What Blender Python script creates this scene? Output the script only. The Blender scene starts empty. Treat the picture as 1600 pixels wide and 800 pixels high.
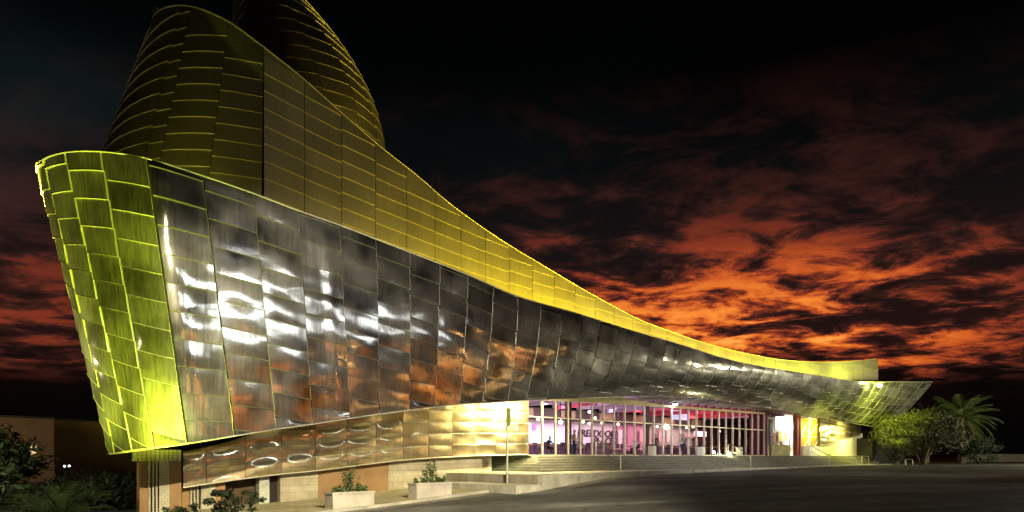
import bpy, bmesh, math, random
from mathutils import Vector, noise
from math import sin, cos, pi, radians, sqrt, atan2
random.seed(7)
S = bpy.context.scene
COL = S.collection

# ------------------------------------------------------------------ camera
EYE = 1.65
cam = bpy.data.cameras.new('camera'); camo = bpy.data.objects.new('camera', cam); COL.objects.link(camo)
camo.location = (0, 0, EYE); camo.rotation_euler = (radians(90), 0, 0)
cam.sensor_width = 36; cam.lens = 36*1067/1600.0
cam.shift_y = (712-400)/1600.0
cam.clip_start = .1; cam.clip_end = 5000
S.camera = camo

# ------------------------------------------------------------------ world: night sky with the last red clouds
W = bpy.data.worlds.new('World'); S.world = W; W.use_nodes = True
nt = W.node_tree; N = nt.nodes; L = nt.links; N.clear()
def nd(t, **kw):
    n = N.new(t)
    for k, v in kw.items():
        if k.startswith('i'): n.inputs[int(k[1:])].default_value = v
        else: setattr(n, k, v)
    return n
def wm(op, a, b=None, clamp=False):
    n = N.new('ShaderNodeMath'); n.operation = op; n.use_clamp = clamp
    for i, x in enumerate((a, b)):
        if x is None: continue
        if isinstance(x, (int, float)): n.inputs[i].default_value = x
        else: L.new(x, n.inputs[i])
    return n.outputs[0]
def wramp(x, pts, interp='EASE'):
    n = N.new('ShaderNodeValToRGB'); cr = n.color_ramp; cr.interpolation = interp
    while len(cr.elements) < len(pts): cr.elements.new(.5)
    for e, (p, c) in zip(cr.elements, pts):
        e.position = p; e.color = (*c, 1) if isinstance(c, tuple) else (c, c, c, 1)
    L.new(x, n.inputs[0]); return n.outputs[0]
tc = nd('ShaderNodeTexCoord'); sp = nd('ShaderNodeSeparateXYZ'); L.new(tc.outputs['Generated'], sp.inputs[0])
x, y, z = sp.outputs
elev = wm('ARCSINE', z)
eldeg = wm('MULTIPLY', elev, 180/pi)
azim = wm('MULTIPLY', wm('ARCTAN2', x, y), 180/pi)          # 0 = straight ahead, positive to the right
# cloud coordinates on a flat layer overhead
den = wm('ADD', wm('MAXIMUM', z, 0.0), 0.10)
cx = wm('DIVIDE', x, den); cy = wm('DIVIDE', y, den)
cmb = nd('ShaderNodeCombineXYZ'); L.new(cx, cmb.inputs[0]); L.new(cy, cmb.inputs[1])
mp = nd('ShaderNodeMapping'); L.new(cmb.outputs[0], mp.inputs[0]); mp.inputs['Scale'].default_value = (1.0, 1.15, 1); mp.inputs['Location'].default_value = (3.1, 1.7, 0); mp.inputs['Rotation'].default_value = (0, 0, radians(-14))
n1 = nd('ShaderNodeTexNoise'); L.new(mp.outputs[0], n1.inputs['Vector']); n1.inputs['Scale'].default_value = 3.3; n1.inputs['Detail'].default_value = 12; n1.inputs['Roughness'].default_value = .66; n1.inputs['Distortion'].default_value = .35
n2 = nd('ShaderNodeTexNoise'); L.new(mp.outputs[0], n2.inputs['Vector']); n2.inputs['Scale'].default_value = .75; n2.inputs['Detail'].default_value = 4; n2.inputs['Roughness'].default_value = .5
cl = wm('ADD', wm('MULTIPLY', n1.outputs[0], .66), wm('MULTIPLY', n2.outputs[0], .46))
# glow by height above the horizon
gl = wramp(wm('DIVIDE', eldeg, 40.0), [(0.0, 0.0), (.125, .012), (.165, .75), (.235, .92), (.33, .66), (.40, .32), (.48, .14), (.60, .045), (.72, 0.0)], 'LINEAR')
azr = wm('DIVIDE', wm('ADD', azim, 90.0), 180.0)
ga = wramp(azr, [(.10, .0), (.2, .16), (.27, .30), (.33, .30), (.42, .36), (.50, .78), (.57, 1.0), (.64, 1.0), (.68, .7), (.71, .34), (.74, .15), (.85, 0.0)], 'LINEAR')
glow = wm('MULTIPLY', gl, ga)
lit = wm('MULTIPLY', wramp(cl, [(.495, 0.0), (.535, .10), (.575, .42), (.615, .8), (.66, 1.0)], 'LINEAR'), glow)
colr = wramp(lit, [(0.0, (.0, .0, .0)), (.10, (.035, .008, .005)), (.28, (.22, .03, .010)), (.50, (.60, .10, .014)), (.75, (.95, .25, .03)), (1.0, (1.05, .50, .10))], 'LINEAR')
# the air behind: faint maroon-grey, falling to black overhead
base = wramp(wm('DIVIDE', eldeg, 40.0), [(0.0, (.0008, .0008, .0007)), (.13, (.002, .0014, .0012)), (.22, (.016, .006, .005)), (.40, (.009, .0055, .0055)), (.55, (.0025, .0032, .0034)), (.70, (.0004, .0006, .0007)), (1.0, (.0001, .0001, .0001))], 'LINEAR')
tm = wm('MULTIPLY', wramp(azr, [(.0, 0.0), (.2, .8), (.3, 1.0), (.36, .5), (.5, .25), (.6, 0.0)], 'LINEAR'), wramp(wm('DIVIDE', eldeg, 40.0), [(.30, 0.0), (.50, .6), (.62, 1.0), (.74, .35), (.85, 0.0)], 'LINEAR'))
tm = wm('MULTIPLY', tm, wramp(n2.outputs[0], [(.40, .2), (.62, 1.0)], 'LINEAR'))
teal = wramp(tm, [(0.0, (0.0, 0.0, 0.0)), (1.0, (.0045, .010, .011))], 'LINEAR')
ad2 = nd('ShaderNodeMix', data_type='RGBA', blend_type='ADD'); ad2.inputs[0].default_value = 1; L.new(base, ad2.inputs[6]); L.new(teal, ad2.inputs[7]); base = ad2.outputs[2]
add = nd('ShaderNodeMix', data_type='RGBA', blend_type='ADD'); add.inputs[0].default_value = 1
L.new(base, add.inputs[6]); L.new(colr, add.inputs[7])
sky = nd('ShaderNodeTexSky'); sky.sky_type = 'NISHITA'; sky.sun_disc = False; sky.sun_elevation = radians(-4); sky.sun_rotation = radians(20)
bg1 = nd('ShaderNodeBackground'); L.new(add.outputs[2], bg1.inputs[0]); bg1.inputs[1].default_value = 1.0
bg2 = nd('ShaderNodeBackground'); L.new(sky.outputs[0], bg2.inputs[0]); bg2.inputs[1].default_value = .0006
ash = nd('ShaderNodeAddShader'); L.new(bg1.outputs[0], ash.inputs[0]); L.new(bg2.outputs[0], ash.inputs[1])
wo = nd('ShaderNodeOutputWorld'); L.new(ash.outputs[0], wo.inputs[0])

# ------------------------------------------------------------------ render settings
vs = S.view_settings; vs.view_transform = 'Standard'; vs.look = 'None'; vs.exposure = 0; vs.gamma = 1
S.render.engine = 'CYCLES'
cy_ = S.cycles; cy_.use_denoising = True; cy_.max_bounces = 7; cy_.diffuse_bounces = 3; cy_.glossy_bounces = 5; cy_.transmission_bounces = 4; cy_.transparent_max_bounces = 12
cy_.sample_clamp_indirect = 6; cy_.caustics_reflective = False; cy_.caustics_refractive = False

# ------------------------------------------------------------------ geometry frame: t runs along the building, o goes back from the kerb
R2 = sqrt(.5)
def TO(t, o, z=0.0): return Vector((R2*t - R2*o, 33 + R2*t + R2*o, z))
def pxw(px, o):
    r = (px-800)/1067.0
    w = (r*(33+R2*o) + R2*o)/(1-r)
    return w/R2, 33+R2*o+w            # t, depth
def zat(py, Y): return EYE + (712-py)*Y/1067.0
def PO(px, py, o):
    t, Y = pxw(px, o); return TO(t, o, zat(py, Y))
def PY(px, py, Y): return Vector(((px-800)*Y/1067.0, Y, zat(py, Y)))
def pchip(xs, ys):
    n = len(xs); h = [xs[i+1]-xs[i] for i in range(n-1)]; d = [(ys[i+1]-ys[i])/h[i] for i in range(n-1)]
    m = [0.0]*n; m[0] = d[0]; m[-1] = d[-1]
    for i in range(1, n-1):
        if d[i-1]*d[i] > 0:
            w1 = 2*h[i]+h[i-1]; w2 = h[i]+2*h[i-1]; m[i] = (w1+w2)/(w1/d[i-1]+w2/d[i])
    def f(x):
        x = min(max(x, xs[0]), xs[-1]); i = 0
        while i < n-2 and x > xs[i+1]: i += 1
        q = (x-xs[i])/h[i]; q2 = q*q; q3 = q2*q
        return (2*q3-3*q2+1)*ys[i] + (q3-2*q2+q)*h[i]*m[i] + (-2*q3+3*q2)*ys[i+1] + (q3-q2)*h[i]*m[i+1]
    return f
def cat3(ss, pts):      # smooth curve through points (Catmull-Rom tangents)
    n = len(ss)
    m = []
    for i in range(n):
        a = max(i-1, 0); b = min(i+1, n-1); m.append((pts[b]-pts[a])/(ss[b]-ss[a]))
    def f(x):
        x = min(max(x, ss[0]), ss[-1]); i = 0
        while i < n-2 and x > ss[i+1]: i += 1
        h = ss[i+1]-ss[i]; q = (x-ss[i])/h; q2 = q*q; q3 = q2*q
        return pts[i]*(2*q3-3*q2+1) + m[i]*(h*(q3-2*q2+q)) + pts[i+1]*(-2*q3+3*q2) + m[i+1]*(h*(q3-q2))
    return f

# ------------------------------------------------------------------ materials
MATS = {}
def mat(name, col=(.5, .5, .5), rough=.6, metal=0.0, noise_s=None, var=.25, emit=None, est=1.0, bump=None, spec=None, alpha=None):
    if name in MATS: return MATS[name]
    m = bpy.data.materials.new(name); m.use_nodes = True; t = m.node_tree; n = t.nodes; l = t.links
    b = n['Principled BSDF']; b.inputs['Roughness'].default_value = rough; b.inputs['Metallic'].default_value = metal
    b.inputs['Base Color'].default_value = (*col, 1)
    if spec is not None: b.inputs['Specular IOR Level'].default_value = spec
    if noise_s:
        tcn = n.new('ShaderNodeTexCoord'); nz = n.new('ShaderNodeTexNoise'); nz.inputs['Scale'].default_value = noise_s; nz.inputs['Detail'].default_value = 6; nz.inputs['Roughness'].default_value = .65
        l.new(tcn.outputs['Object'], nz.inputs['Vector'])
        rp = n.new('ShaderNodeValToRGB'); rp.color_ramp.elements[0].position = .3; rp.color_ramp.elements[1].position = .7
        rp.color_ramp.elements[0].color = (*[c*(1-var) for c in col], 1); rp.color_ramp.elements[1].color = (*[min(1, c*(1+var)) for c in col], 1)
        l.new(nz.outputs[0], rp.inputs[0]); l.new(rp.outputs[0], b.inputs['Base Color'])
        if bump:
            bp = n.new('ShaderNodeBump'); bp.inputs['Strength'].default_value = bump; bp.inputs['Distance'].default_value = .02
            nz2 = n.new('ShaderNodeTexNoise'); nz2.inputs['Scale'].default_value = noise_s*6; nz2.inputs['Detail'].default_value = 4; l.new(tcn.outputs['Object'], nz2.inputs['Vector'])
            l.new(nz2.outputs[0], bp.inputs['Height']); l.new(bp.outputs[0], b.inputs['Normal'])
    if emit:
        b.inputs['Emission Color'].default_value = (*emit, 1); b.inputs['Emission Strength'].default_value = est
    MATS[name] = m; return m

def metal_mat(name, col, r1, r2, mixf, var=.2, streak=.6, smudge=0.0, wavy=0.0):
    """Brushed sheet metal: a sharp mirror lobe under a broad brushed one; tone and brushing differ sheet by sheet."""
    m = bpy.data.materials.new(name); m.use_nodes = True; t = m.node_tree; n = t.nodes; l = t.links; n.clear()
    out = n.new('ShaderNodeOutputMaterial'); geo = n.new('ShaderNodeNewGeometry'); tcn = n.new('ShaderNodeTexCoord')
    a = n.new('ShaderNodeBsdfPrincipled'); b = n.new('ShaderNodeBsdfPrincipled'); mx = n.new('ShaderNodeMixShader')
    for q, r in ((a, r1), (b, r2)):
        q.inputs['Metallic'].default_value = 1; q.inputs['Roughness'].default_value = r
    rp = n.new('ShaderNodeValToRGB'); rp.color_ramp.elements[0].color = (*[c*(1-var) for c in col], 1); rp.color_ramp.elements[1].color = (*[min(1, c*(1+var*.6)) for c in col], 1)
    l.new(geo.outputs['Random Per Island'], rp.inputs[0])
    # vertical brushing and drip marks
    mp = n.new('ShaderNodeMapping'); mp.inputs['Scale'].default_value = (7, 7, .35); l.new(tcn.outputs['Object'], mp.inputs[0])
    nz = n.new('ShaderNodeTexNoise'); nz.inputs['Scale'].default_value = 1.6; nz.inputs['Detail'].default_value = 5; l.new(mp.outputs[0], nz.inputs['Vector'])
    mul = n.new('ShaderNodeMix'); mul.data_type = 'RGBA'; mul.blend_type = 'MULTIPLY'; mul.inputs[0].default_value = streak
    rs = n.new('ShaderNodeValToRGB'); rs.color_ramp.elements[0].position = .3; rs.color_ramp.elements[0].color = (.45, .45, .45, 1); rs.color_ramp.elements[1].position = .62
    l.new(nz.outputs[0], rs.inputs[0]); l.new(rp.outputs[0], mul.inputs[6]); l.new(rs.outputs[0], mul.inputs[7])
    for q in (a, b): l.new(mul.outputs[2], q.inputs['Base Color'])
    nz3 = n.new('ShaderNodeTexNoise'); nz3.inputs['Scale'].default_value = .55; nz3.inputs['Detail'].default_value = 3; l.new(tcn.outputs['Object'], nz3.inputs['Vector'])
    rf = n.new('ShaderNodeMapRange'); rf.inputs[1].default_value = .3; rf.inputs[2].default_value = .7; rf.inputs[3].default_value = max(0, mixf-.18); rf.inputs[4].default_value = min(1, mixf+.18)
    l.new(nz3.outputs[0], rf.inputs[0]); l.new(rf.outputs[0], mx.inputs[0])
    if wavy:
        mp2 = n.new('ShaderNodeMapping'); mp2.inputs['Rotation'].default_value = (0, radians(14), radians(-45)); mp2.inputs['Scale'].default_value = (.38, 1.0, 1.25); l.new(tcn.outputs['Object'], mp2.inputs[0])
        vadd = n.new('ShaderNodeVectorMath'); vadd.operation = 'SCALE'; vadd.inputs['Scale'].default_value = 40.0
        cb = n.new('ShaderNodeCombineXYZ'); l.new(geo.outputs['Random Per Island'], cb.inputs[0]); l.new(geo.outputs['Random Per Island'], cb.inputs[1])
        l.new(cb.outputs[0], vadd.inputs[0]); va = n.new('ShaderNodeVectorMath'); l.new(mp2.outputs[0], va.inputs[0]); l.new(vadd.outputs[0], va.inputs[1])
        nw = n.new('ShaderNodeTexNoise'); nw.inputs['Scale'].default_value = 1.0; nw.inputs['Detail'].default_value = .6; nw.inputs['Distortion'].default_value = .5; l.new(va.outputs[0], nw.inputs['Vector'])
        bp = n.new('ShaderNodeBump'); bp.inputs['Strength'].default_value = 1; bp.inputs['Distance'].default_value = wavy; l.new(nw.outputs[0], bp.inputs['Height'])
        for q in (a, b): l.new(bp.outputs[0], q.inputs['Normal'])
    l.new(a.outputs[0], mx.inputs[1]); l.new(b.outputs[0], mx.inputs[2]); l.new(mx.outputs[0], out.inputs[0])
    MATS[name] = m; return m

def tile_mat(name, c1, c2, cm, bw, bh, mortar=.02, rough=.75, rot=True):
    """Brick / block / tile pattern on a wall that runs along the building."""
    m = bpy.data.materials.new(name); m.use_nodes = True; t = m.node_tree; n = t.nodes; l = t.links
    b = n['Principled BSDF']; b.inputs['Roughness'].default_value = rough
    tcn = n.new('ShaderNodeTexCoord'); mp = n.new('ShaderNodeMapping'); mp.inputs['Rotation'].default_value = (0, 0, radians(-45))
    l.new(tcn.outputs['Object'], mp.inputs[0])
    s = n.new('ShaderNodeSeparateXYZ'); l.new(mp.outputs[0], s.inputs[0]); c = n.new('ShaderNodeCombineXYZ')
    l.new(s.outputs[0], c.inputs[0]); l.new(s.outputs[2 if rot else 1], c.inputs[1])
    br = n.new('ShaderNodeTexBrick'); br.inputs['Scale'].default_value = 1; br.inputs['Brick Width'].default_value = bw; br.inputs['Row Height'].default_value = bh; br.inputs['Mortar Size'].default_value = mortar
    br.inputs['Color1'].default_value = (*c1, 1); br.inputs['Color2'].default_value = (*c2, 1); br.inputs['Mortar'].default_value = (*cm, 1)
    l.new(c.outputs[0], br.inputs['Vector'])
    nz = n.new('ShaderNodeTexNoise'); nz.inputs['Scale'].default_value = 1.3; nz.inputs['Detail'].default_value = 7; l.new(tcn.outputs['Object'], nz.inputs['Vector'])
    rp = n.new('ShaderNodeValToRGB'); rp.color_ramp.elements[0].position = .32; rp.color_ramp.elements[0].color = (.6, .57, .52, 1); rp.color_ramp.elements[1].position = .62
    l.new(nz.outputs[0], rp.inputs[0]); mul = n.new('ShaderNodeMix'); mul.data_type = 'RGBA'; mul.blend_type = 'MULTIPLY'; mul.inputs[0].default_value = .8
    l.new(br.outputs[0], mul.inputs[6]); l.new(rp.outputs[0], mul.inputs[7]); l.new(mul.outputs[2], b.inputs['Base Color'])
    bp = n.new('ShaderNodeBump'); bp.inputs['Distance'].default_value = .015; bp.inputs['Strength'].default_value = .6; bp.invert = True
    l.new(br.outputs['Fac'], bp.inputs['Height']); l.new(bp.outputs[0], b.inputs['Normal'])
    MATS[name] = m; return m

M_shell = metal_mat('mirror_steel', (.68, .66, .62), .10, .42, .14, var=.3, streak=.6, wavy=.012)
M_prow = metal_mat('brushed_steel', (.62, .61, .56), .10, .50, .36, var=.35, streak=.85, wavy=.014)
M_mid = metal_mat('half_brushed_steel', (.62, .61, .56), .10, .46, .22, var=.35, streak=.8, wavy=.014)
M_band = metal_mat('polished_steel', (.82, .71, .46), .07, .42, .5, var=.12, streak=.35, wavy=.012)
M_tower = metal_mat('bronze_sheet', (.40, .36, .25), .36, .55, .6, var=.12, streak=.25)
M_lip = mat('sheet_lip', (.72, .70, .60), .45, .6)
M_lip2 = mat('bronze_lip', (.42, .38, .25), .5, .7)
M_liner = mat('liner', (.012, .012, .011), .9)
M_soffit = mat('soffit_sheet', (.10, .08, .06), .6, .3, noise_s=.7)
M_deck = mat('roof_deck', (.05, .05, .05), .9)

# ------------------------------------------------------------------ object helpers
class MB:
    def __init__(s): s.v = []; s.f = []; s.mi = []; s.sm = []
    def add(s, vs, fs, mi=0, smooth=False):
        o = len(s.v); s.v += [tuple(v) for v in vs]
        for f in fs: s.f.append(tuple(i+o for i in f)); s.mi.append(mi); s.sm.append(smooth)
    def quad(s, a, b, c, d, mi=0): s.add([a, b, c, d], [(0, 1, 2, 3)], mi)
    def hexa(s, p, mi=0):   # 8 points: bottom 4 then top 4
        s.add(p, [(3, 2, 1, 0), (4, 5, 6, 7), (0, 1, 5, 4), (1, 2, 6, 5), (2, 3, 7, 6), (3, 0, 4, 7)], mi)
    def box(s, c, d, mi=0, rz=0.0):
        c = Vector(c); hx, hy, hz = d[0]/2, d[1]/2, d[2]/2; ca, sa = cos(rz), sin(rz)
        P = [Vector((x*ca-y*sa, x*sa+y*ca, z))+c for z in (-hz, hz) for x, y in ((-hx, -hy), (hx, -hy), (hx, hy), (-hx, hy))]
        s.hexa(P, mi)
    def tob(s, t0, t1, o0, o1, z0, z1, mi=0):    # box in the building frame
        s.hexa([TO(t0, o0, z0), TO(t1, o0, z0), TO(t1, o1, z0), TO(t0, o1, z0), TO(t0, o0, z1), TO(t1, o0, z1), TO(t1, o1, z1), TO(t0, o1, z1)], mi)
    def tube(s, pts, r, n=8, mi=0, cap=True, smooth=True):
        pts = [Vector(p) for p in pts]; rs = r if isinstance(r, (list, tuple)) else [r]*len(pts); vs = []
        for i, p in enumerate(pts):
            d = (pts[min(i+1, len(pts)-1)]-pts[max(i-1, 0)]).normalized()
            u = d.cross(Vector((0, 0, 1)) if abs(d.z) < .9 else Vector((1, 0, 0))).normalized(); w = d.cross(u)
            vs += [p+(u*cos(2*pi*k/n)+w*sin(2*pi*k/n))*rs[i] for k in range(n)]
        fs = [(i*n+k, i*n+(k+1) % n, (i+1)*n+(k+1) % n, (i+1)*n+k) for i in range(len(pts)-1) for k in range(n)]
        s.add(vs, fs, mi, smooth)
        if cap: s.add(vs[:n], [tuple(range(n))], mi); s.add(vs[-n:], [tuple(range(n))[::-1]], mi)
    def lathe(s, prof, c, n=16, mi=0):
        c = Vector(c); vs = [c+Vector((r*cos(2*pi*k/n), r*sin(2*pi*k/n), z)) for r, z in prof for k in range(n)]
        s.add(vs, [(i*n+k, i*n+(k+1) % n, (i+1)*n+(k+1) % n, (i+1)*n+k) for i in range(len(prof)-1) for k in range(n)], mi, True)
    def build(s, name, mats, parent=None, kind=None):
        me = bpy.data.meshes.new(name); me.from_pydata(s.v, [], s.f)
        for m in (mats if isinstance(mats, (list, tuple)) else [mats]): me.materials.append(m)
        me.polygons.foreach_set('material_index', s.mi); me.polygons.foreach_set('use_smooth', s.sm); me.update()
        o = bpy.data.objects.new(name, me); COL.objects.link(o)
        if parent:
            o.parent = parent; o.matrix_parent_inverse = parent.matrix_basis.inverted()
        if kind: o['kind'] = kind
        return o
def tag(o, label, cat, group=None):
    o['label'] = label; o['category'] = cat
    if group: o['group'] = group
    return o
def empty(name, loc, label, cat, group=None):
    o = bpy.data.objects.new(name, None); COL.objects.link(o); o.location = loc; o.empty_display_size = .3
    return tag(o, label, cat, group)
def lamp(name, kind, loc, col, power, parent=None, target=None, size=.3, spot=None, blend=.6, sy=None):
    l = bpy.data.lights.new(name, kind); l.color = col; l.energy = power
    if kind == 'AREA':
        l.size = size
        if sy: l.shape = 'RECTANGLE'; l.size_y = sy
    else: l.shadow_soft_size = size
    if spot: l.spot_size = radians(spot); l.spot_blend = blend
    o = bpy.data.objects.new(name, l); COL.objects.link(o); o.location = loc
    if target is not None: o.rotation_euler = (Vector(target)-Vector(loc)).to_track_quat('-Z', 'Y').to_euler()
    if parent: o.parent = parent; o.matrix_parent_inverse = parent.matrix_basis.inverted()
    return o
def copy_tree(o, parent=None):
    c = o.copy(); COL.objects.link(c)
    if parent: c.parent = parent
    for ch in list(o.children): copy_tree(ch, c)
    return c

# ------------------------------------------------------------------ ground
fz = pchip([-200, -60, -25, -10, 0, 8, 15, 50, 300], [-1.4, -1.2, -.95, -.57, 0, .42, .5, .66, .8])
PAV = .72
def asphalt():
    m = bpy.data.materials.new('asphalt'); m.use_nodes = True; t = m.node_tree; n = t.nodes; l = t.links; b = n['Principled BSDF']; b.inputs['Roughness'].default_value = .72
    tcn = n.new('ShaderNodeTexCoord')
    nz = n.new('ShaderNodeTexNoise'); nz.inputs['Scale'].default_value = .45; nz.inputs['Detail'].default_value = 9; nz.inputs['Roughness'].default_value = .7; l.new(tcn.outputs['Object'], nz.inputs['Vector'])
    rp = n.new('ShaderNodeValToRGB'); e = rp.color_ramp.elements; e[0].position = .36; e[0].color = (.030, .031, .032, 1); e[1].position = .66; e[1].color = (.098, .098, .096, 1); l.new(nz.outputs[0], rp.inputs[0])
    mp = n.new('ShaderNodeMapping'); mp.inputs['Rotation'].default_value = (0, 0, radians(-40)); mp.inputs['Scale'].default_value = (.05, .8, 1); l.new(tcn.outputs['Object'], mp.inputs[0])
    n2 = n.new('ShaderNodeTexNoise'); n2.inputs['Scale'].default_value = .7; n2.inputs['Detail'].default_value = 4; l.new(mp.outputs[0], n2.inputs['Vector'])
    r2 = n.new('ShaderNodeValToRGB'); e = r2.color_ramp.elements; e[0].position = .4; e[0].color = (.62, .62, .62, 1); e[1].position = .62; e[1].color = (1.9, 1.88, 1.82, 1); l.new(n2.outputs[0], r2.inputs[0])
    mx = n.new('ShaderNodeMix'); mx.data_type = 'RGBA'; mx.blend_type = 'MULTIPLY'; mx.inputs[0].default_value = 1; l.new(rp.outputs[0], mx.inputs[6]); l.new(r2.outputs[0], mx.inputs[7])
    n3 = n.new('ShaderNodeTexNoise'); n3.inputs['Scale'].default_value = 26; n3.inputs['Detail'].default_value = 3; l.new(tcn.outputs['Object'], n3.inputs['Vector'])
    vo = n.new('ShaderNodeTexVoronoi'); vo.feature = 'DISTANCE_TO_EDGE'; vo.inputs['Scale'].default_value = .33; l.new(tcn.outputs['Object'], vo.inputs['Vector'])
    r3 = n.new('ShaderNodeValToRGB'); e = r3.color_ramp.elements; e[0].position = 0; e[0].color = (.25, .25, .25, 1); e[1].position = .02; l.new(vo.outputs[0], r3.inputs[0])
    m2 = n.new('ShaderNodeMix'); m2.data_type = 'RGBA'; m2.blend_type = 'MULTIPLY'; m2.inputs[0].default_value = .7; l.new(mx.outputs[2], m2.inputs[6]); l.new(r3.outputs[0], m2.inputs[7])
    l.new(m2.outputs[2], b.inputs['Base Color'])
    bp = n.new('ShaderNodeBump'); bp.inputs['Distance'].default_value = .03; bp.inputs['Strength'].default_value = .8; l.new(n3.outputs[0], bp.inputs['Height']); l.new(bp.outputs[0], b.inputs['Normal'])
    return m
M_asph = asphalt()
g = MB(); ts = [-400, -200, -120, -60] + [-45+2.5*i for i in range(43)] + [80, 120, 200, 400, 900]; os_ = [-900, -300, -120, -60, -30, -15, -6, 0, 6, 20, 60, 200, 900]
g.add([TO(t, o, fz(t)) for t in ts for o in os_], [(i*len(os_)+j, (i+1)*len(os_)+j, (i+1)*len(os_)+j+1, i*len(os_)+j+1) for i in range(len(ts)-1) for j in range(len(os_)-1)], 0, True)
g.build('road', M_asph, kind='structure')

M_pave = tile_mat('paving', (.34, .32, .26), (.29, .27, .22), (.16, .15, .13), .6, .6, .015, rot=False)
M_kerb = mat('kerbstone', (.42, .40, .35), .8, noise_s=1.5, var=.35, bump=.3)
M_pave2 = tile_mat('sidewalk_tiles', (.46, .42, .26), (.40, .36, .22), (.22, .2, .14), .4, .4, .012, rot=False)
# left sidewalk, sloping with the road
sw = MB(); seg = [-30+1.5*i for i in range(21)]+[.3]
for a, b in zip(seg[:-1], seg[1:]):
    sw.quad(TO(a, .16, fz(a)+.13), TO(b, .16, fz(b)+.13), TO(b, 5.6, fz(b)+.13), TO(a, 5.6, fz(a)+.13))
sw.build('sidewalk', M_pave2, kind='structure')
kb = MB()
for a, b in zip(seg[:-1], seg[1:]):
    a2 = a+.012
    kb.hexa([TO(a2, 0, fz(a2)-.05), TO(b, 0, fz(b)-.05), TO(b, .16, fz(b)-.05), TO(a2, .16, fz(a2)-.05), TO(a2, 0, fz(a2)+.135), TO(b, 0, fz(b)+.135), TO(b, .16, fz(b)+.135), TO(a2, .16, fz(a2)+.135)])
kb.build('kerb', M_kerb, kind='structure')
gs = MB(); tq = [-30+1.5*i for i in range(70)]
fo2 = lambda t: -.03 if t < -.2 else fo_(max(t, .3))-.03
fo_ = pchip([-.2, .3, 4, 8, 15, 30, 50, 90], [-1.75, -1.7, -1.1, -.5, -.25, -.1, .1, .4])
for a, b in zip(tq[:-1], tq[1:]):
    if b < -1.4 or a > .3: gs.quad(TO(a, fo2(a)-.85, fz(a)+.022), TO(b, fo2(b)-.85, fz(b)+.022), TO(b, fo2(b), fz(b)+.022), TO(a, fo2(a), fz(a)+.022))
gs.build('road_gutter', mat('gutter_concrete', (.17, .16, .13), .85, noise_s=.9, var=.45, bump=.3), kind='structure')
# raised pavement in front of the stairs
fo = pchip([.3, 4, 8, 15, 30, 50, 70], [-1.7, -1.1, -.5, -.25, -.1, .1, .4])
pv = MB(); tt = [.3+1.2*i for i in range(50)]
for a, b in zip(tt[:-1], tt[1:]):
    oa, ob = fo(a), fo(b)
    pv.quad(TO(a, oa+.3, PAV), TO(b, ob+.3, PAV), TO(b, 9, PAV), TO(a, 9, PAV), 0)
pv.quad(TO(.3, -1.4, -.5), TO(.3, 9, -.5), TO(.3, 9, PAV), TO(.3, -1.4, PAV), 0)
pv.build('pavement', M_pave, kind='structure')
kw = MB()
for a, b in zip(tt[:-1], tt[1:]):
    oa, ob = fo(a), fo(b); a2 = a+.015
    kw.hexa([TO(a2, oa, -.4), TO(b, ob, -.4), TO(b, ob+.3, -.4), TO(a2, oa+.3, -.4), TO(a2, oa, PAV+.02), TO(b, ob, PAV+.02), TO(b, ob+.3, PAV+.02), TO(a2, oa+.3, PAV+.02)])
kw.build('kerb_wall', M_kerb, kind='structure')

# ------------------------------------------------------------------ the auditorium
B = empty('auditorium', TO(10, 8, EYE), 'ship-shaped auditorium clad in mirror steel with a round bronze tower', 'auditorium')

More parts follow.
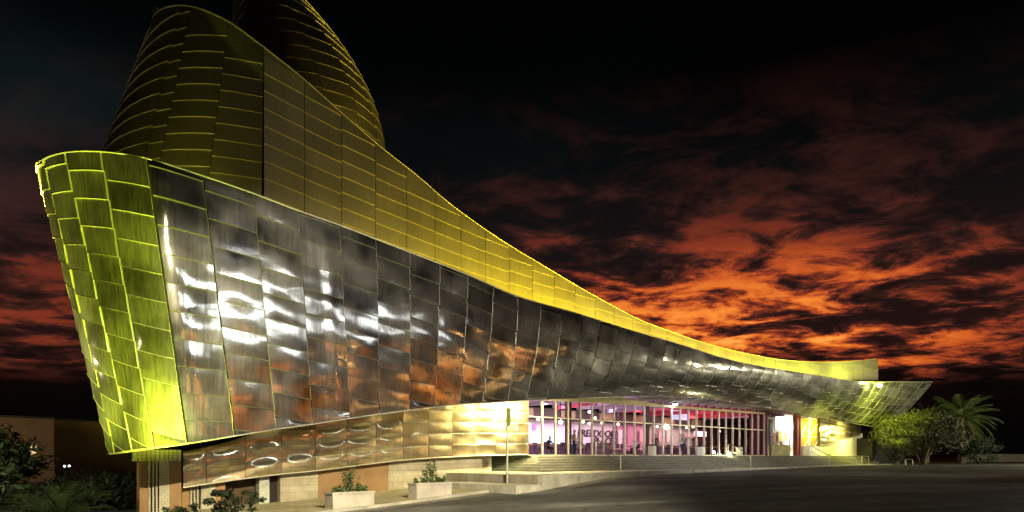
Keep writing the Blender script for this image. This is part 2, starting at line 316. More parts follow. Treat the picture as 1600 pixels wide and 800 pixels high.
def panel_skin(mb, surf, edges, rows, vline, nu, nv, pil=.012, nz=.004, tilt=.008, shingle=.03, gap=.012, lip=.03, jitter=0.0, vgap=None, lipmi=1, outw=1, seed=0, skipmin=.004, stag=None, vlip=0, special=None, lipsp=None):
    """Sheets in columns between the given edges; rows follow vline(k, s)->v. Each sheet is bowed, tilted and oil-canned on its own."""
    rnd = random.Random(seed)
    vgap = vgap or (lambda s: gap)
    for ci, (s0, s1) in enumerate(zip(edges[:-1], edges[1:])):
        if lipsp: lipmi = lipsp(s0)
        off = (rnd.random()-.5)*jitter if stag is None else (stag*ci) % 1.0 + (rnd.random()-.5)*jitter
        gu = vgap(.5*(s0+s1))/max((surf(s1, .3)-surf(s0, .3)).length, .3)
        for k in rows:
            va = [min(max(vline(k+off, s), 0), 1) for s in (s0, s1)]; vb = [min(max(vline(k+1+off, s), 0), 1) for s in (s0, s1)]
            if max(vb[0]-va[0], vb[1]-va[1]) < skipmin: continue
            tx, ty = (rnd.random()-.5)*2*tilt, (rnd.random()-.5)*2*tilt; ph = rnd.random()*100; pp = pil*(.4+1.2*rnd.random())*(1 if rnd.random() < .75 else -1)
            vs = []; low = []
            for j in range(nv+1):
                for i in range(nu+1):
                    u = i/nu; w = j/nv; uu = gu/2+(1-gu)*u
                    s = s0+(s1-s0)*uu
                    a = min(max(vline(k+off, s), 0), 1); b = min(max(vline(k+1+off, s), 0), 1); v = a+(b-a)*w
                    p = surf(s, v)
                    ds = surf(s+.02, v)-surf(s-.02, v); dv = surf(s, min(v+.01, 1))-surf(s, max(v-.01, 0)); nn = dv.cross(ds).normalized()*outw
                    h = pp*(1-(2*u-1)**2)*(1-(2*w-1)**2) + tx*(u-.5)*2 + ty*(w-.5) + shingle*w + nz*noise.noise(Vector((u*2.1+ph, w*2.1, ph)))*2
                    q = p+nn*h
                    vs.append(q)
                    if j == nv: low.append((q, nn, dv.normalized()))
            n1 = nu+1; dvn = low[-1][2]
            mb.add(vs, [(j*n1+i, (j+1)*n1+i, (j+1)*n1+i+1, j*n1+i+1) for j in range(nv) for i in range(nu)], special(s0) if special else 0, True)
            if vlip:
                vl = vlip(s0) if callable(vlip) else vlip
                st = []
                for j in range(nv+1):
                    q = vs[j*n1+nu]; q2 = vs[j*n1+nu-1]; e_ = (q-q2).normalized(); nn = dvn.cross(e_).normalized()*outw
                    st += [q-e_*vl+nn*.006, q+nn*.014, q-nn*.05]
                mb.add(st, [(3*j+r, 3*j+r+1, 3*j+r+4, 3*j+r+3) for j in range(nv) for r in (0, 1)], lipmi)
            if lip and min(vb) > .004:
                st = []
                for q, nn, dd in low: st += [q-dd*lip+nn*.004, q+nn*.016, q-nn*.05+dd*.004]
                mb.add(st, [(3*i+r, 3*i+r+1, 3*i+r+4, 3*i+r+3) for i in range(nu) for r in (0, 1)], lipmi)
def liner(mb, surf, edges, nvv, off, mi, outw=1, sub=3):
    ss = []
    for a, b in zip(edges[:-1], edges[1:]): ss += [a+(b-a)*i/sub for i in range(sub)]
    ss.append(edges[-1]); vs = []
    for s in ss:
        for j in range(nvv+1):
            v = j/nvv; ds = surf(s+.02, v)-surf(s-.02, v); dv = surf(s, min(v+.01, 1))-surf(s, max(v-.01, 0)); vs.append(surf(s, v)-dv.cross(ds).normalized()*outw*off)
    n1 = nvv+1
    mb.add(vs, [(i*n1+j, i*n1+j+1, (i+1)*n1+j+1, (i+1)*n1+j) for i in range(len(ss)-1) for j in range(nvv)], mi, True)

# --- mirror shell: rails
top_o = pchip([230, 312, 392, 528, 640, 806, 900, 1050, 1150, 1250, 1350, 1457], [.55, .6, .65, .75, .9, 1.2, 1.3, 1.4, 1.3, 1.0, .2, -1.5])
top_y = pchip([230, 308, 392, 465, 528, 640, 735, 806, 900, 980, 1050, 1150, 1250, 1350, 1457], [249, 273, 302, 330, 352, 395, 432, 463, 490, 515, 535, 565, 583, 597, 597])
tpx = [230, 312, 392, 465, 528, 588, 640, 690, 732, 770, 806, 842, 872, 900, 930, 980, 1050, 1150, 1250, 1350, 1400, 1457]
bpx = [293, 362, 428, 487, 545, 593, 640, 682, 719, 752, 790, 818, 846, 868, 893, 940, 1005, 1098, 1200, 1300, 1345, 1388]
bpy_ = [692, 681, 670, 662, 653, 646, 640, 635, 631, 629, 627, 625, 624, 623, 622, 620.5, 619, 622, 637, 655, 663, 670]
bot_o = pchip([293, 362, 428, 545, 640, 719, 790, 846, 893, 940, 1005, 1098, 1200, 1300, 1345, 1388], [1.2, 1.25, 1.3, 1.35, 1.5, 1.65, 1.9, 2.1, 2.4, 2.7, 3.0, 3.4, 3.5, 3.0, 2.4, 1.5])
T_ = [Vector((-15.5, 47, 12.6)), Vector((-19.5, 42, 12.8)), Vector((-21.3, 36.5, 13.0)), Vector((-20.9, 31.5, 13.1)), PY(58, 266, 27.2), PY(68, 250, 24.7), PY(102, 239.5, 23.1), PY(158, 238, 22.2)]
B_ = [Vector((-12, 46, 2.2)), Vector((-14.2, 40, 2.0)), Vector((-15.4, 34.5, 1.9)), Vector((-15.7, 29.5, 1.8)), PY(174, 708, 26.6), PY(181, 707.5, 25.0), PY(208, 703.5, 23.9), PY(242, 699, 23.4)]
for p, b, by in zip(tpx, bpx, bpy_):
    T_.append(PO(p, top_y(p), top_o(p))); B_.append(PO(b, by, bot_o(b)))
sC = [0.0]
for a, b in zip(T_[:-1], T_[1:]): sC.append(sC[-1]+(b-a).length)
fT, fB = cat3(sC, T_), cat3(sC, B_)
NOUT = Vector((R2, -R2, 0))
s_of_px = pchip(tpx, sC[8:])
bul = pchip([-1e3, s_of_px(640), s_of_px(900), s_of_px(1100), s_of_px(1300), s_of_px(1457)], [.0, .05, .30, .55, .45, .15])
def shell(s, v):
    p = fT(s).lerp(fB(s), v)
    b = bul(s) if s > s_of_px(500) else .0
    return p + (NOUT*.8+Vector((0, 0, -.6)))*(b*4*v*(1-v))
fl = lambda s: (fT(s)-fB(s)).length
edges = sC[0:9]
s = sC[8]
while s < sC[-1]-.8: s += 1.78; edges.append(min(s, sC[-1]))
edges[-1] = sC[-1]
sh = MB()
vg = lambda s: .07 if s < sC[9] else .016
panel_skin(sh, shell, edges, range(-2, 14), lambda k, s: k*.92/fl(s), 8, 6, stag=.28, pil=.010, nz=.0035, tilt=.018, shingle=.038, lip=.016, vlip=lambda q: .024 if q < sC[7]-.1 else .007, special=lambda q: 3 if q < sC[8]-.1 or q > s_of_px(1225) else (4 if q < sC[8]+.1 or q > s_of_px(1120) else 0), lipsp=lambda q: 5 if sC[8]-.1 < q < s_of_px(1200) else 1, jitter=.12, vgap=vg, seed=3)
liner(sh, shell, edges, 6, .07, 2)
# rim bead along the top, edge bead along the bottom
ss = [edges[0]+(edges[-1]-edges[0])*i/160 for i in range(161)]
sh.tube([fT(q)+Vector((0, 0, .03)) for q in ss], .03, 6, 1)
sh.tube([fB(q)-Vector((0, 0, .02)) for q in ss], .035, 6, 1)
sh.build('mirror_shell', [M_shell, M_lip, M_liner, M_prow, M_mid, mat('steel_lip', (.40, .40, .41), .35, .8)], B)

# --- soffit from the shell's lower edge back to the base band / glass line
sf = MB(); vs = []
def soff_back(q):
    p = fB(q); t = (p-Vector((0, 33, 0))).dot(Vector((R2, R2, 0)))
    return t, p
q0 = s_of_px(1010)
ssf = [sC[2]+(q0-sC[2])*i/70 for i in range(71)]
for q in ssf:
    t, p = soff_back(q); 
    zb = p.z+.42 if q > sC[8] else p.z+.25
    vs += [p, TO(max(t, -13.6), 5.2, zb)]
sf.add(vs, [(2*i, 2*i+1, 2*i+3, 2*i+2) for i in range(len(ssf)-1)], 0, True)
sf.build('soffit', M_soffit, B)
# under the far overhang: end cap closing the tip
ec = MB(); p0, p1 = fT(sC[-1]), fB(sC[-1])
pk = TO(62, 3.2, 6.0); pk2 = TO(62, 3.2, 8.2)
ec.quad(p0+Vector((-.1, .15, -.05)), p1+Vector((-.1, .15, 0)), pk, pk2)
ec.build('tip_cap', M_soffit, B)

# --- upper sail wall
wo_ = pchip([408, 640, 806, 900, 1050, 1150, 1250, 1372], [4.45, 5.5, 6.2, 6.1, 5.4, 4.7, 3.7, 1.2])
wpx = [412, 470, 530, 600, 650, 700, 750, 800, 850, 900, 950, 1000, 1050, 1100, 1150, 1200, 1240, 1280, 1325, 1372]
wty = [74, 120, 173, 234, 273, 316, 353, 386, 416, 446, 474, 500, 519, 536, 549, 559, 564, 566, 565, 561]
wT = [PO(p, y_, wo_(p)) for p, y_ in zip(wpx, wty)]
def wbot(p): 
    v = PO(p, top_y(p)+6, wo_(p)); return v - Vector((0, 0, .5))
wB = [wbot(p) for p in wpx]
wS = [0.0]
for a, b in zip(wB[:-1], wB[1:]): wS.append(wS[-1]+Vector((b.x-a.x, b.y-a.y)).length)
fwT, fwB = cat3(wS, wT), cat3(wS, wB)
def sail(s, v): return fwT(s).lerp(fwB(s), v)
def sail_v(k, s):
    zt, zb = fwT(s).z, fwB(s).z
    zz = 26-.74*k - .035*s*1.0
    return (zt-zz)/(zt-zb)
we = [2.05*i for i in range(int(wS[-1]/2.05)+1)]; we[-1] = wS[-1]
wl = MB()
panel_skin(wl, sail, we, range(-4, 40), sail_v, 3, 2, pil=.004, nz=.001, tilt=.006, shingle=.014, lip=.024, gap=.03, jitter=.5, seed=5)
liner(wl, sail, we, 3, .10, 2)
wl.tube([fwT(wS[-1]*i/120)+Vector((0, 0, .02)) for i in range(121)], .025, 6, 1)
# thickness of the sail: its back sheet and end edge
bk = Vector((-R2, R2, 0))*.8
vsb = []
for i in range(61):
    q = wS[-1]*i/60; vsb += [fwT(q), fwT(q)+bk, fwB(q)+bk]
wl.add(vsb, [(3*i+r, 3*i+r+1, 3*i+r+4, 3*i+r+3) for i in range(60) for r in (0, 1)], 2)
e0, e1 = fwT(wS[-1]), fwB(wS[-1]); wl.quad(e0, e1, e1+bk, e0+bk, 2)
wl.build('sail_wall', [M_tower, M_lip2, M_liner], B)

# --- round front tower
tT = [Vector((-9.5, 41, 18.5)), Vector((-13.5, 39.5, 20.5)), PY(262, 24, 36.5), PY(240, 29, 32.6), PY(252, 15, 30.0), PY(296, 9.5, 28.6), PY(355, 33, 28.5), PY(412, 74, 28.9)]
tB = [Vector((-9.5, 42, 10)), Vector((-16, 43, 10)), Vector((-21.2, 38.6, 10)), Vector((-21.9, 33.0, 10)), Vector((-19.0, 29.6, 10)), Vector((-15.3, 28.0, 10)), Vector((-12.9, 27.9, 10)), PO(408, 400, 4.45)]
tB[-1].z = 10
tB = [b.lerp(t, (12.3-b.z)/(t.z-b.z)) for b, t in zip(tB, tT)]
tS = [0.0]
for a, b in zip(tB[:-1], tB[1:]): tS.append(tS[-1]+(b-a).length)
ftT, ftB = cat3(tS, tT), cat3(tS, tB)
def tow(s, v): return ftT(s).lerp(ftB(s), v)
def tow_v(k, s):
    zt, zb = ftT(s).z, ftB(s).z
    return (zt-(22.5-.70*k))/(zt-zb)
te = [tS[0], tS[1], tS[2], tS[3], .5*(tS[3]+tS[4])+.6, tS[5]-.75, tS[5]+.15, tS[6]+.1, tS[7]]
tw = MB()
panel_skin(tw, tow, te, range(0, 20), tow_v, 6, 2, pil=.004, nz=.001, tilt=.004, shingle=.018, lip=.024, gap=.02, jitter=.55, seed=11)
liner(tw, tow, te, 4, .10, 2, sub=6)
tw.tube([ftT(tS[-1]*i/60)+Vector((0, 0, .02)) for i in range(61)], .04, 6, 1)
rv = [ftT(tS[-1]*i/40)-Vector((0, 0, .3)) for i in range(41)]; cc = sum(rv, Vector())/41
tw.add(rv+[cc], [(i, i+1, 41) for i in range(40)], 2)
tw.build('round_tower', [M_tower, M_lip2, M_liner], B)

# --- rear tower, leaning
rT = [PY(425, -75, 45), PY(376, -60, 41), PY(378, -52, 37.5), PY(400, -50, 35.6), PY(424, -46, 36.5), PY(436, -40, 39.5), PY(436, -40, 45)]
rB = [PY(400, 330, 46), PY(338, 330, 42), PY(350, 330, 37.0), PY(430, 330, 34.6), PY(540, 330, 36.2), PY(596, 330, 40.0), PY(560, 330, 47)]
rS = [0.0]
for a, b in zip(rB[:-1], rB[1:]): rS.append(rS[-1]+(b-a).length)
frT, frB = cat3(rS, rT), cat3(rS, rB)
def rear(s, v):
    p = frT(s).lerp(frB(s), v)
    return p + Vector((2.3*4*v*(1-v)*min(1, max(0, (s-rS[2])/(rS[4]-rS[2]))), 0, 0))
def rear_v(k, s):
    zt, zb = frT(s).z, frB(s).z
    return (zt-(30-.72*k))/(zt-zb)
re_ = [rS[0], rS[1], rS[2], .5*(rS[2]+rS[3]), rS[3], .5*(rS[3]+rS[4]), rS[4], .5*(rS[4]+rS[5]), rS[5], rS[6]]
rt = MB()
panel_skin(rt, rear, re_, range(0, 30), rear_v, 5, 2, pil=.004, nz=.001, tilt=.004, shingle=.005, lip=.010, gap=.02, jitter=.5, seed=21)
liner(rt, rear, re_, 8, .10, 2, sub=6)
rt.build('rear_tower', [M_tower, M_lip2, M_liner], B)
# roof deck behind the shell rim (closes the gutter)
dk = MB(); vs = []
for i in range(91):
    q = sC[3]+(sC[-3]-sC[3])*i/90; p = fT(q); t = (p-Vector((0, 33, 0))).dot(Vector((R2, R2, 0)))
    vv = 1.15/fl(q); nn = (shell(q, vv+.01)-shell(q, vv-.01)).cross(shell(q+.05, vv)-shell(q-.05, vv)).normalized(); vs += [shell(q, vv)-nn*.12, TO(max(t, -14), 9.0 if q < s_of_px(1250) else 5.5, p.z-1.15)]
dk.add(vs, [(2*i, 2*i+1, 2*i+3, 2*i+2) for i in range(90)])
dk.build('roof_deck', M_deck, B)

# --- lower base band of pillowed polished sheets
GL_T0 = 6.36
bo = 4.95
bpts = [(286, 762), (360, 751), (430, 742), (500, 735), (570, 726), (640, 718), (735, 712.5), (826, 710)]
bb_y = pchip([p for p, _ in bpts], [q for _, q in bpts])
bt0 = pxw(286, bo)[0]
bB = [PO(p, q, bo) for p, q in bpts]; bTt = []
for (p, q), v in zip(bpts, bB):
    tz = 1.95 if p < 300 else None
    bTt.append(Vector((v.x, v.y, {286: 1.80, 360: 2.25, 430: 2.95, 500: 3.45, 570: 4.0, 640: 4.5, 735: 5.0, 826: 5.25}[p])))
bS = [0.0]
for a, b in zip(bB[:-1], bB[1:]): bS.append(bS[-1]+Vector((b.x-a.x, b.y-a.y)).length)
fbT, fbB = cat3(bS, bTt), cat3(bS, bB)
def band(s, v): return fbT(s).lerp(fbB(s), v)
def band_v(k, s):
    zt, zb = fbT(s).z, fbB(s).z
    return 1-(k*.62)/(zt-zb)
bm_ = MB(); be = [0, .9]+[.9+1.62*i for i in range(1, 12)]; be = [e for e in be if e < bS[-1]-.5]+[bS[-1]]
panel_skin(bm_, band, be, range(8, -1, -1), lambda k, s: band_v(9-k, s), 10, 8, pil=.050, nz=.004, tilt=.006, shingle=.0, lip=.018, gap=.02, jitter=0, seed=9)
liner(bm_, band, be, 3, .08, 2)
# left return of the band
e0, e1 = fbT(0), fbB(0); ret = Vector((-R2, R2, 0))*3
bm_.quad(e0-NOUT*.05, e1-NOUT*.05, e1+ret, e0+ret, 2)
# underside
vsu = []
for i in range(31):
    q = bS[-1]*i/30; p = fbB(q); vsu += [p-NOUT*.05, p+Vector((-R2, R2, 0))*.9]
bm_.add(vsu, [(2*i, 2*i+1, 2*i+3, 2*i+2) for i in range(30)], 2)
bm_.tube([fbB(bS[-1]*i/40) for i in range(41)], .03, 6, 1)
e0, e1 = fbT(bS[-1]), fbB(bS[-1]); bm_.quad(e0, e1, e1+ret*.1, e0+ret*.1, 1)
bm_.build('base_band', [M_band, M_lip, M_liner], B)

# --- walls under the band
M_brick = tile_mat('cream_block', (.52, .47, .36), (.46, .41, .30), (.34, .30, .22), .62, .30, .012)
M_plast = mat('brown_plaster', (.30, .18, .085), .85, noise_s=.9, var=.2, bump=.15)
M_cream = tile_mat('cream_tile', (.55, .52, .40), (.52, .49, .38), (.38, .35, .26), .22, .11, .008)
M_dark = mat('dark_metal', (.025, .022, .02), .5, .4)
M_pale = mat('pale_post', (.50, .52, .46), .7, noise_s=2)
bwall = 5.35
def wallpart(name, p0, p1, m, o=bwall, z1=None, z0=-1.6, th=.35):
    t0, t1 = pxw(p0, o)[0], pxw(p1, o)[0]; w_ = MB()
    w_.tob(t0+.003, t1-.003, o, o+th, z0, z1 if z1 is not None else 1.62); return w_.build(name, m, B)
wallpart('block_wall', 607, 768, M_brick, z1=1.85)
wallpart('plaster_wall', 497, 607, M_plast, z1=1.7)
wallpart('block_wall', 438, 497, M_brick, z1=1.4)
wallpart('doorway', 421, 438, M_dark, o=bwall+.3, z1=1.3)
wallpart('post', 405, 421, M_pale, z1=1.3)
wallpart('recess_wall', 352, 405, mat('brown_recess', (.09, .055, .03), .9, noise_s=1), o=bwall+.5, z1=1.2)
wallpart('plaster_wall', 337, 352, M_plast, z1=.95)
wallpart('tile_wall', 314, 337, M_cream, z1=.95)
for a in (309, 304, 299): wallpart('rib', a-1.5, a+1.5, M_cream, o=bwall-.05, z1=.9)
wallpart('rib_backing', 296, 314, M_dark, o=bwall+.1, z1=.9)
wallpart('plaster_wall', 284, 296, M_plast, z1=.9)
# prow pier with its ribbed capital
po = 4.6
wallpart('plaster_wall', 265, 283.5, M_plast, o=po+.15, z1=1.45)
wallpart('tile_wall', 248.5, 265, M_cream, o=po+.1, z1=1.45)
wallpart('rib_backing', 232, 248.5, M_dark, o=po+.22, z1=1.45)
for a in (233.6, 239.3, 244.8): wallpart('rib', a-1.5, a+1.6, M_cream, o=po+.08, z1=1.45)
wallpart('plaster_wall', 218, 232, M_plast, o=po+.15, z1=1.45)
cp = MB(); t0, t1 = pxw(207, po)[0], pxw(283, po)[0]
nr = 11
cp.tob(t0+.02, t1-.02, po+.04, po+.6, 1.46, 1.86, 1)
for i in range(nr):
    a = t0+(t1-t0)*i/nr; b = t0+(t1-t0)*(i+.86)/nr; cp.tob(a, b, po-.06, po+.06, 1.44, 1.88, 0)
cp.build('pier_capital', [M_cream, M_dark], B)
# side of the pier going back

# --- terrace, stairs
TER = EYE-.004
M_step = mat('step_stone', (.20, .195, .17), .8, noise_s=1.1, var=.3, bump=.3)
M_floor = mat('terrace_floor', (.34, .31, .27), .6, noise_s=.8)
st = MB(); ct = 6.65; tend = pxw(1352, 4.4)[0]; nst = 6; rh = (TER-PAV)/nst
for k in range(nst):
    ext = .30*k; z1 = TER-rh*k; z0 = z1-rh
    o1 = 9.0
    st.tob(ct-ext, tend-.004*k, 4.4-ext, 4.4-ext+.5, z0+.002 if k < nst-1 else PAV+.004, z1)
    st.tob(ct-ext, ct-ext+.5, 4.4-ext+.5, o1, z0+.002 if k < nst-1 else PAV+.004, z1)
    st.tob(ct-ext-.03, tend-.004*k-.01, 4.4-ext-.03, 4.4-ext-.001, z1-.05, z1-.002, 1)
st.build('staircase', [M_step, mat('step_nosing', (.30, .29, .25), .75, noise_s=1.5, var=.3)])
tag(bpy.data.objects['staircase'], 'broad grey stone staircase of six steps running below the whole glass front', 'stairs')
tf = MB(); tf.tob(ct+.5, 62, 4.9, 24, 1.3, TER-.003); tf.tob(3.9, ct+.498, 5.02, 24, 1.655, 1.68); tf.build('terrace_floor', M_floor, B)
# low corner step by the sign pole
ls = MB(); ls.hexa([TO(-1.5, -1.75, -.5), TO(.296, -1.75, -.5), TO(.296, 3.5, -.5), TO(-1.5, 3.5, -.5), TO(-1.5, -1.75, .30), TO(.296, -1.75, .30), TO(.296, 3.5, .30), TO(-1.5, 3.5, .30)])
tag(ls.build('stone_step', M_kerb), 'single low stone block step at the pavement corner behind the sign pole', 'step')

# --- glass front
glass = bpy.data.materials.new('glass'); glass.use_nodes = True; _n = glass.node_tree.nodes; _l = glass.node_tree.links; _n.clear()
_o = _n.new('ShaderNodeOutputMaterial'); _t = _n.new('ShaderNodeBsdfTransparent'); _g = _n.new('ShaderNodeBsdfGlossy'); _g.inputs['Roughness'].default_value = .02; _m = _n.new('ShaderNodeMixShader'); _f = _n.new('ShaderNodeFresnel'); _f.inputs[0].default_value = 1.35
_t.inputs[0].default_value = (.93, .95, .94, 1)
_l.new(_f.outputs[0], _m.inputs[0]); _l.new(_t.outputs[0], _m.inputs[1]); _l.new(_g.outputs[0], _m.inputs[2]); _l.new(_m.outputs[0], _o.inputs[0])
M_mull = mat('mullion', (.50, .47, .40), .4, .5)
M_mull2 = mat('mullion_dark', (.10, .08, .07), .5, .3)
gpx = [827, 850, 1012, 1100, 1190]
ztop = pchip([0, 3, 14, 24, 31.5], [5.02, 5.12, 5.3, 5.42, 5.5])
for i in range(26):
    a = GL_T0+1.22*i; b = a+1.22; w_ = MB(); zt = ztop(a-GL_T0)
    w_.quad(TO(a+.04, bo, TER), TO(b-.04, bo, TER), TO(b-.04, bo, zt), TO(a+.04, bo, zt))
    w = w_.build('window', glass, B)
    f = MB(); f.tob(b-.036, b+.036, bo-.07, bo+.1, TER, zt); f.build('mullion', M_mull, w)
    f = MB(); f.tob(a+.056, b-.056, bo-.02, bo+.04, 3.98, 4.05); f.build('transom', M_mull, w)
    f = MB(); f.tob(a+.056, b-.056, bo-.02, bo+.04, TER, TER+.07); f.build('bottom_rail', M_mull, w)
for tcol in (4.25, 13.2):
    c_ = MB(); c_.tube([TO(GL_T0+tcol, bo+.5, TER), TO(GL_T0+tcol, bo+.5, 5.6)], .22, 12); c_.build('column', M_mull2, B)
fa = MB(); n = 24
vs = []
for i in range(n+1):
    d = -.2+ (31.7+.2)*i/n; zt = ztop(max(d, 0)); fh = .5-.36*min(1, max(0, (d-9)/5)); vs += [TO(GL_T0+d, bo-.12, zt-.02), TO(GL_T0+d, bo-.12, zt+fh), TO(GL_T0+d, bo+.2, zt+fh), TO(GL_T0+d, bo+.2, zt-.02)]
fa.add(vs, [(4*i+r, 4*i+(r+1) % 4, 4*i+4+(r+1) % 4, 4*i+4+r) for i in range(n) for r in range(4)])
fa.build('fascia', mat('fascia_paint', (.42, .36, .16), .5, .2, noise_s=.8), B)
# pergola rafters between the glass front and the shell's lower edge
M_raft = mat('rafter', (.55, .53, .48), .5, .3)
for i in range(24):
    d = 11.5+i*1.3; q = None
    t = GL_T0+d
    best = min((abs((fB(a_)-Vector((0, 33, 0))).dot(Vector((R2, R2, 0)))-t), a_) for a_ in ss)[1]
    p = fB(best); zt = ztop(min(d, 31.5))+.35
    r_ = MB(); a = TO(t, bo+.3, zt); e = Vector((p.x, p.y, p.z+.1))
    r_.hexa([a+TO(-.06, 0)-Vector((0, 33, 0))-Vector((0, 0, .12)), a+TO(.06, 0)-Vector((0, 33, 0))-Vector((0, 0, .12)), e+TO(.06, 0)-Vector((0, 33, 0))-Vector((0, 0, .12)), e+TO(-.06, 0)-Vector((0, 33, 0))-Vector((0, 0, .12)),
             a+TO(-.06, 0)-Vector((0, 33, 0))+Vector((0, 0, .12)), a+TO(.06, 0)-Vector((0, 33, 0))+Vector((0, 0, .12)), e+TO(.06, 0)-Vector((0, 33, 0))+Vector((0, 0, .12)), e+TO(-.06, 0)-Vector((0, 33, 0))+Vector((0, 0, .12))])
    r_.build('rafter', M_raft, B)
# dark roof above the rafters
rr = MB(); vs = []
for i in range(41):
    q = s_of_px(985)+(sC[-1]-.5-s_of_px(985))*i/40; p = fB(q); t = (p-Vector((0, 33, 0))).dot(Vector((R2, R2, 0)))
    vs += [Vector((p.x, p.y, p.z+.28)), TO(t, max(5.3, 5.3), 6.15)]
rr.add(vs, [(2*i, 2*i+1, 2*i+3, 2*i+2) for i in range(40)]); rr.build('canopy_roof', M_deck, B)

# --- interior
M_pink = mat('hall_wall', (.66, .56, .64), .8, noise_s=.35, var=.12)
M_hdark = mat('hall_fascia', (.035, .022, .018), .7, noise_s=1)
M_hceil = mat('hall_ceiling', (.42, .34, .42), .8, noise_s=.4)
io = 15.0
iw = MB(); iw.tob(4.5, 52, io, io+.3, TER, 4.65); hallw = iw.build('hall_wall', M_pink, B)
iw = MB(); iw.tob(4.5, 52, io-1.2, io+.3, 4.66, 5.5); iw.build('hall_fascia', M_hdark, B)
iw = MB(); iw.tob(4.2, 58, bo+.25, io+.3, 6.02, 6.2); hc = iw.build('hall_ceiling', M_hceil, B)
iw = MB(); iw.tob(4.2, 4.5, bo+.35, io+.3, TER, 6.0); iw.build('hall_wall', M_pink, B)
M_beam = mat('red_beam', (.45, .05, .08), .5); M_beam2 = mat('grey_beam', (.34, .28, .36), .5)
for i in range(13):
    t = 6+i*3.1; bmk = MB(); bmk.tob(t, t+.28, bo+.4, io-1.25, 5.55, 6.0); bmk.build('beam', M_beam if i in (1, 7, 8, 9, 10, 11) else M_beam2, hc)
pn = MB(); pn.tob(20, 20.4, bo+2, io-2, 1.7, 6.0); 
# lit blue display wall and other wall panels
def emis(name, c, s): return mat(name, c, .5, emit=c, est=s)
def wp(name, p0, p1, y0, y1, o, m, th=.06):
    t0, Y0 = pxw(p0, o); t1, Y1 = pxw(p1, o); Ym = .5*(Y0+Y1); k = MB(); k.tob(t0, t1, o, o+th, zat(y1, Ym), zat(y0, Ym)); return k.build(name, m, B)
wp('light_panel', 828, 878, 676, 697, io-.1, emis('blue_panel', (.42, .66, .95), .85))
wp('light_panel', 1050, 1077, 640, 656, 9.5, emis('white_panel', (.55, .62, .95), .8))
wp('light_panel', 1085, 1104, 674, 682, 12.5, emis('pink_panel', (.95, .62, .75), .9))
wp('partition', 964, 1004, 654, 704, io-.4, mat('magenta_wall', (.50, .25, .42), .8))
wp('partition', 1086, 1135, 655, 705, io-.5, mat('maroon_wall', (.13, .05, .05), .8))
wp('partition', 1135, 1200, 655, 705, io-.6, mat('brown_wall', (.16, .075, .035), .8))
bqt = MB(); bqt.tob(8, 50, io-.75, io-.12, TER, TER+.48); bqt.tob(8, 50, io-.3, io-.12, TER+.481, TER+1.0); bqt.build('banquette', mat('banquette', (.05, .02, .045), .6, noise_s=2), B)
for i, (p0, p1, y0, y1, c) in enumerate(((833, 838, 663, 672, (.6, .2, .5)), (967, 972, 672, 694, (.7, .68, .7)), (978, 981, 664, 694, (.25, .08, .2)), (1000, 1006, 672, 690, (.7, .35, .5)), (1030, 1039, 672, 690, (.75, .45, .6)), (1042, 1050, 668, 690, (.75, .72, .75)), (1070, 1084, 676, 684, (.75, .40, .5)), (1110, 1117, 676, 700, (.15, .10, .08)), (1163, 1176, 684, 696, (.62, .30, .05)))):
    wp('picture', p0, p1, y0, y1, io-.75 if p0 > 960 else io-.12, mat('picture_%s' % 'abcdefghi'[i], c, .6, noise_s=2.5, var=.5), .05)
for i in range(7): 
    t = 9+i*5.2; dk2 = MB(); dk2.tob(t, t+1.9, io-1.3, io-1.21, 4.72, 5.4); dk2.build('fascia_panel', mat('fascia_panel', (.20, .15, .07), .6, noise_s=1), B)
for i in range(5):
    t = 7+i*6.5; tr = MB(); tr.hexa([TO(t, bo+.5, 5.1), TO(t+.22, bo+.5, 5.1), TO(t+4.5, io-2, 5.35), TO(t+4.28, io-2, 5.35), TO(t, bo+.5, 5.4), TO(t+.22, bo+.5, 5.4), TO(t+4.5, io-2, 5.6), TO(t+4.28, io-2, 5.6)]); tr.build('brace', M_beam if i != 2 else M_beam2, hc)
# lettering on the back wall
def text(body, size, loc, name, m, parent, rz=radians(45)):
    c = bpy.data.curves.new(name, 'FONT'); c.body = body; c.size = size; c.extrude = .02; c.align_x = 'LEFT'; c.offset = .018; c.shear = .15
    o = bpy.data.objects.new(name, c); COL.objects.link(o)
    dg = bpy.context.evaluated_depsgraph_get(); me = bpy.data.meshes.new_from_object(o.evaluated_get(dg)); bpy.data.objects.remove(o)
    me.materials.clear(); me.materials.append(m); q = bpy.data.objects.new(name, me); COL.objects.link(q); q.location = loc; q.rotation_euler = (radians(90), 0, rz); q.parent = parent; q.matrix_parent_inverse = parent.matrix_basis.inverted(); return q
M_ink = mat('ink', (.03, .012, .02), .7)
tA, YA = pxw(902, io-.06); tB_, YB = pxw(963, io-.06)
l1 = text('FREEDOOM', .86, TO(tA, io-.07, zat(682.5, .5*(YA+YB))), 'lettering', M_ink, hallw); l1.scale = ((tB_-tA)/max(v.co.x for v in l1.data.vertices), 1, 1)
tC_, YC = pxw(927, io-.06)
l2 = text('PLACES', .86, TO(tC_, io-.07, zat(694, .5*(YC+YB))), 'lettering', M_ink, hallw); l2.scale = ((tB_-tC_)/max(v.co.x for v in l2.data.vertices), 1, 1)

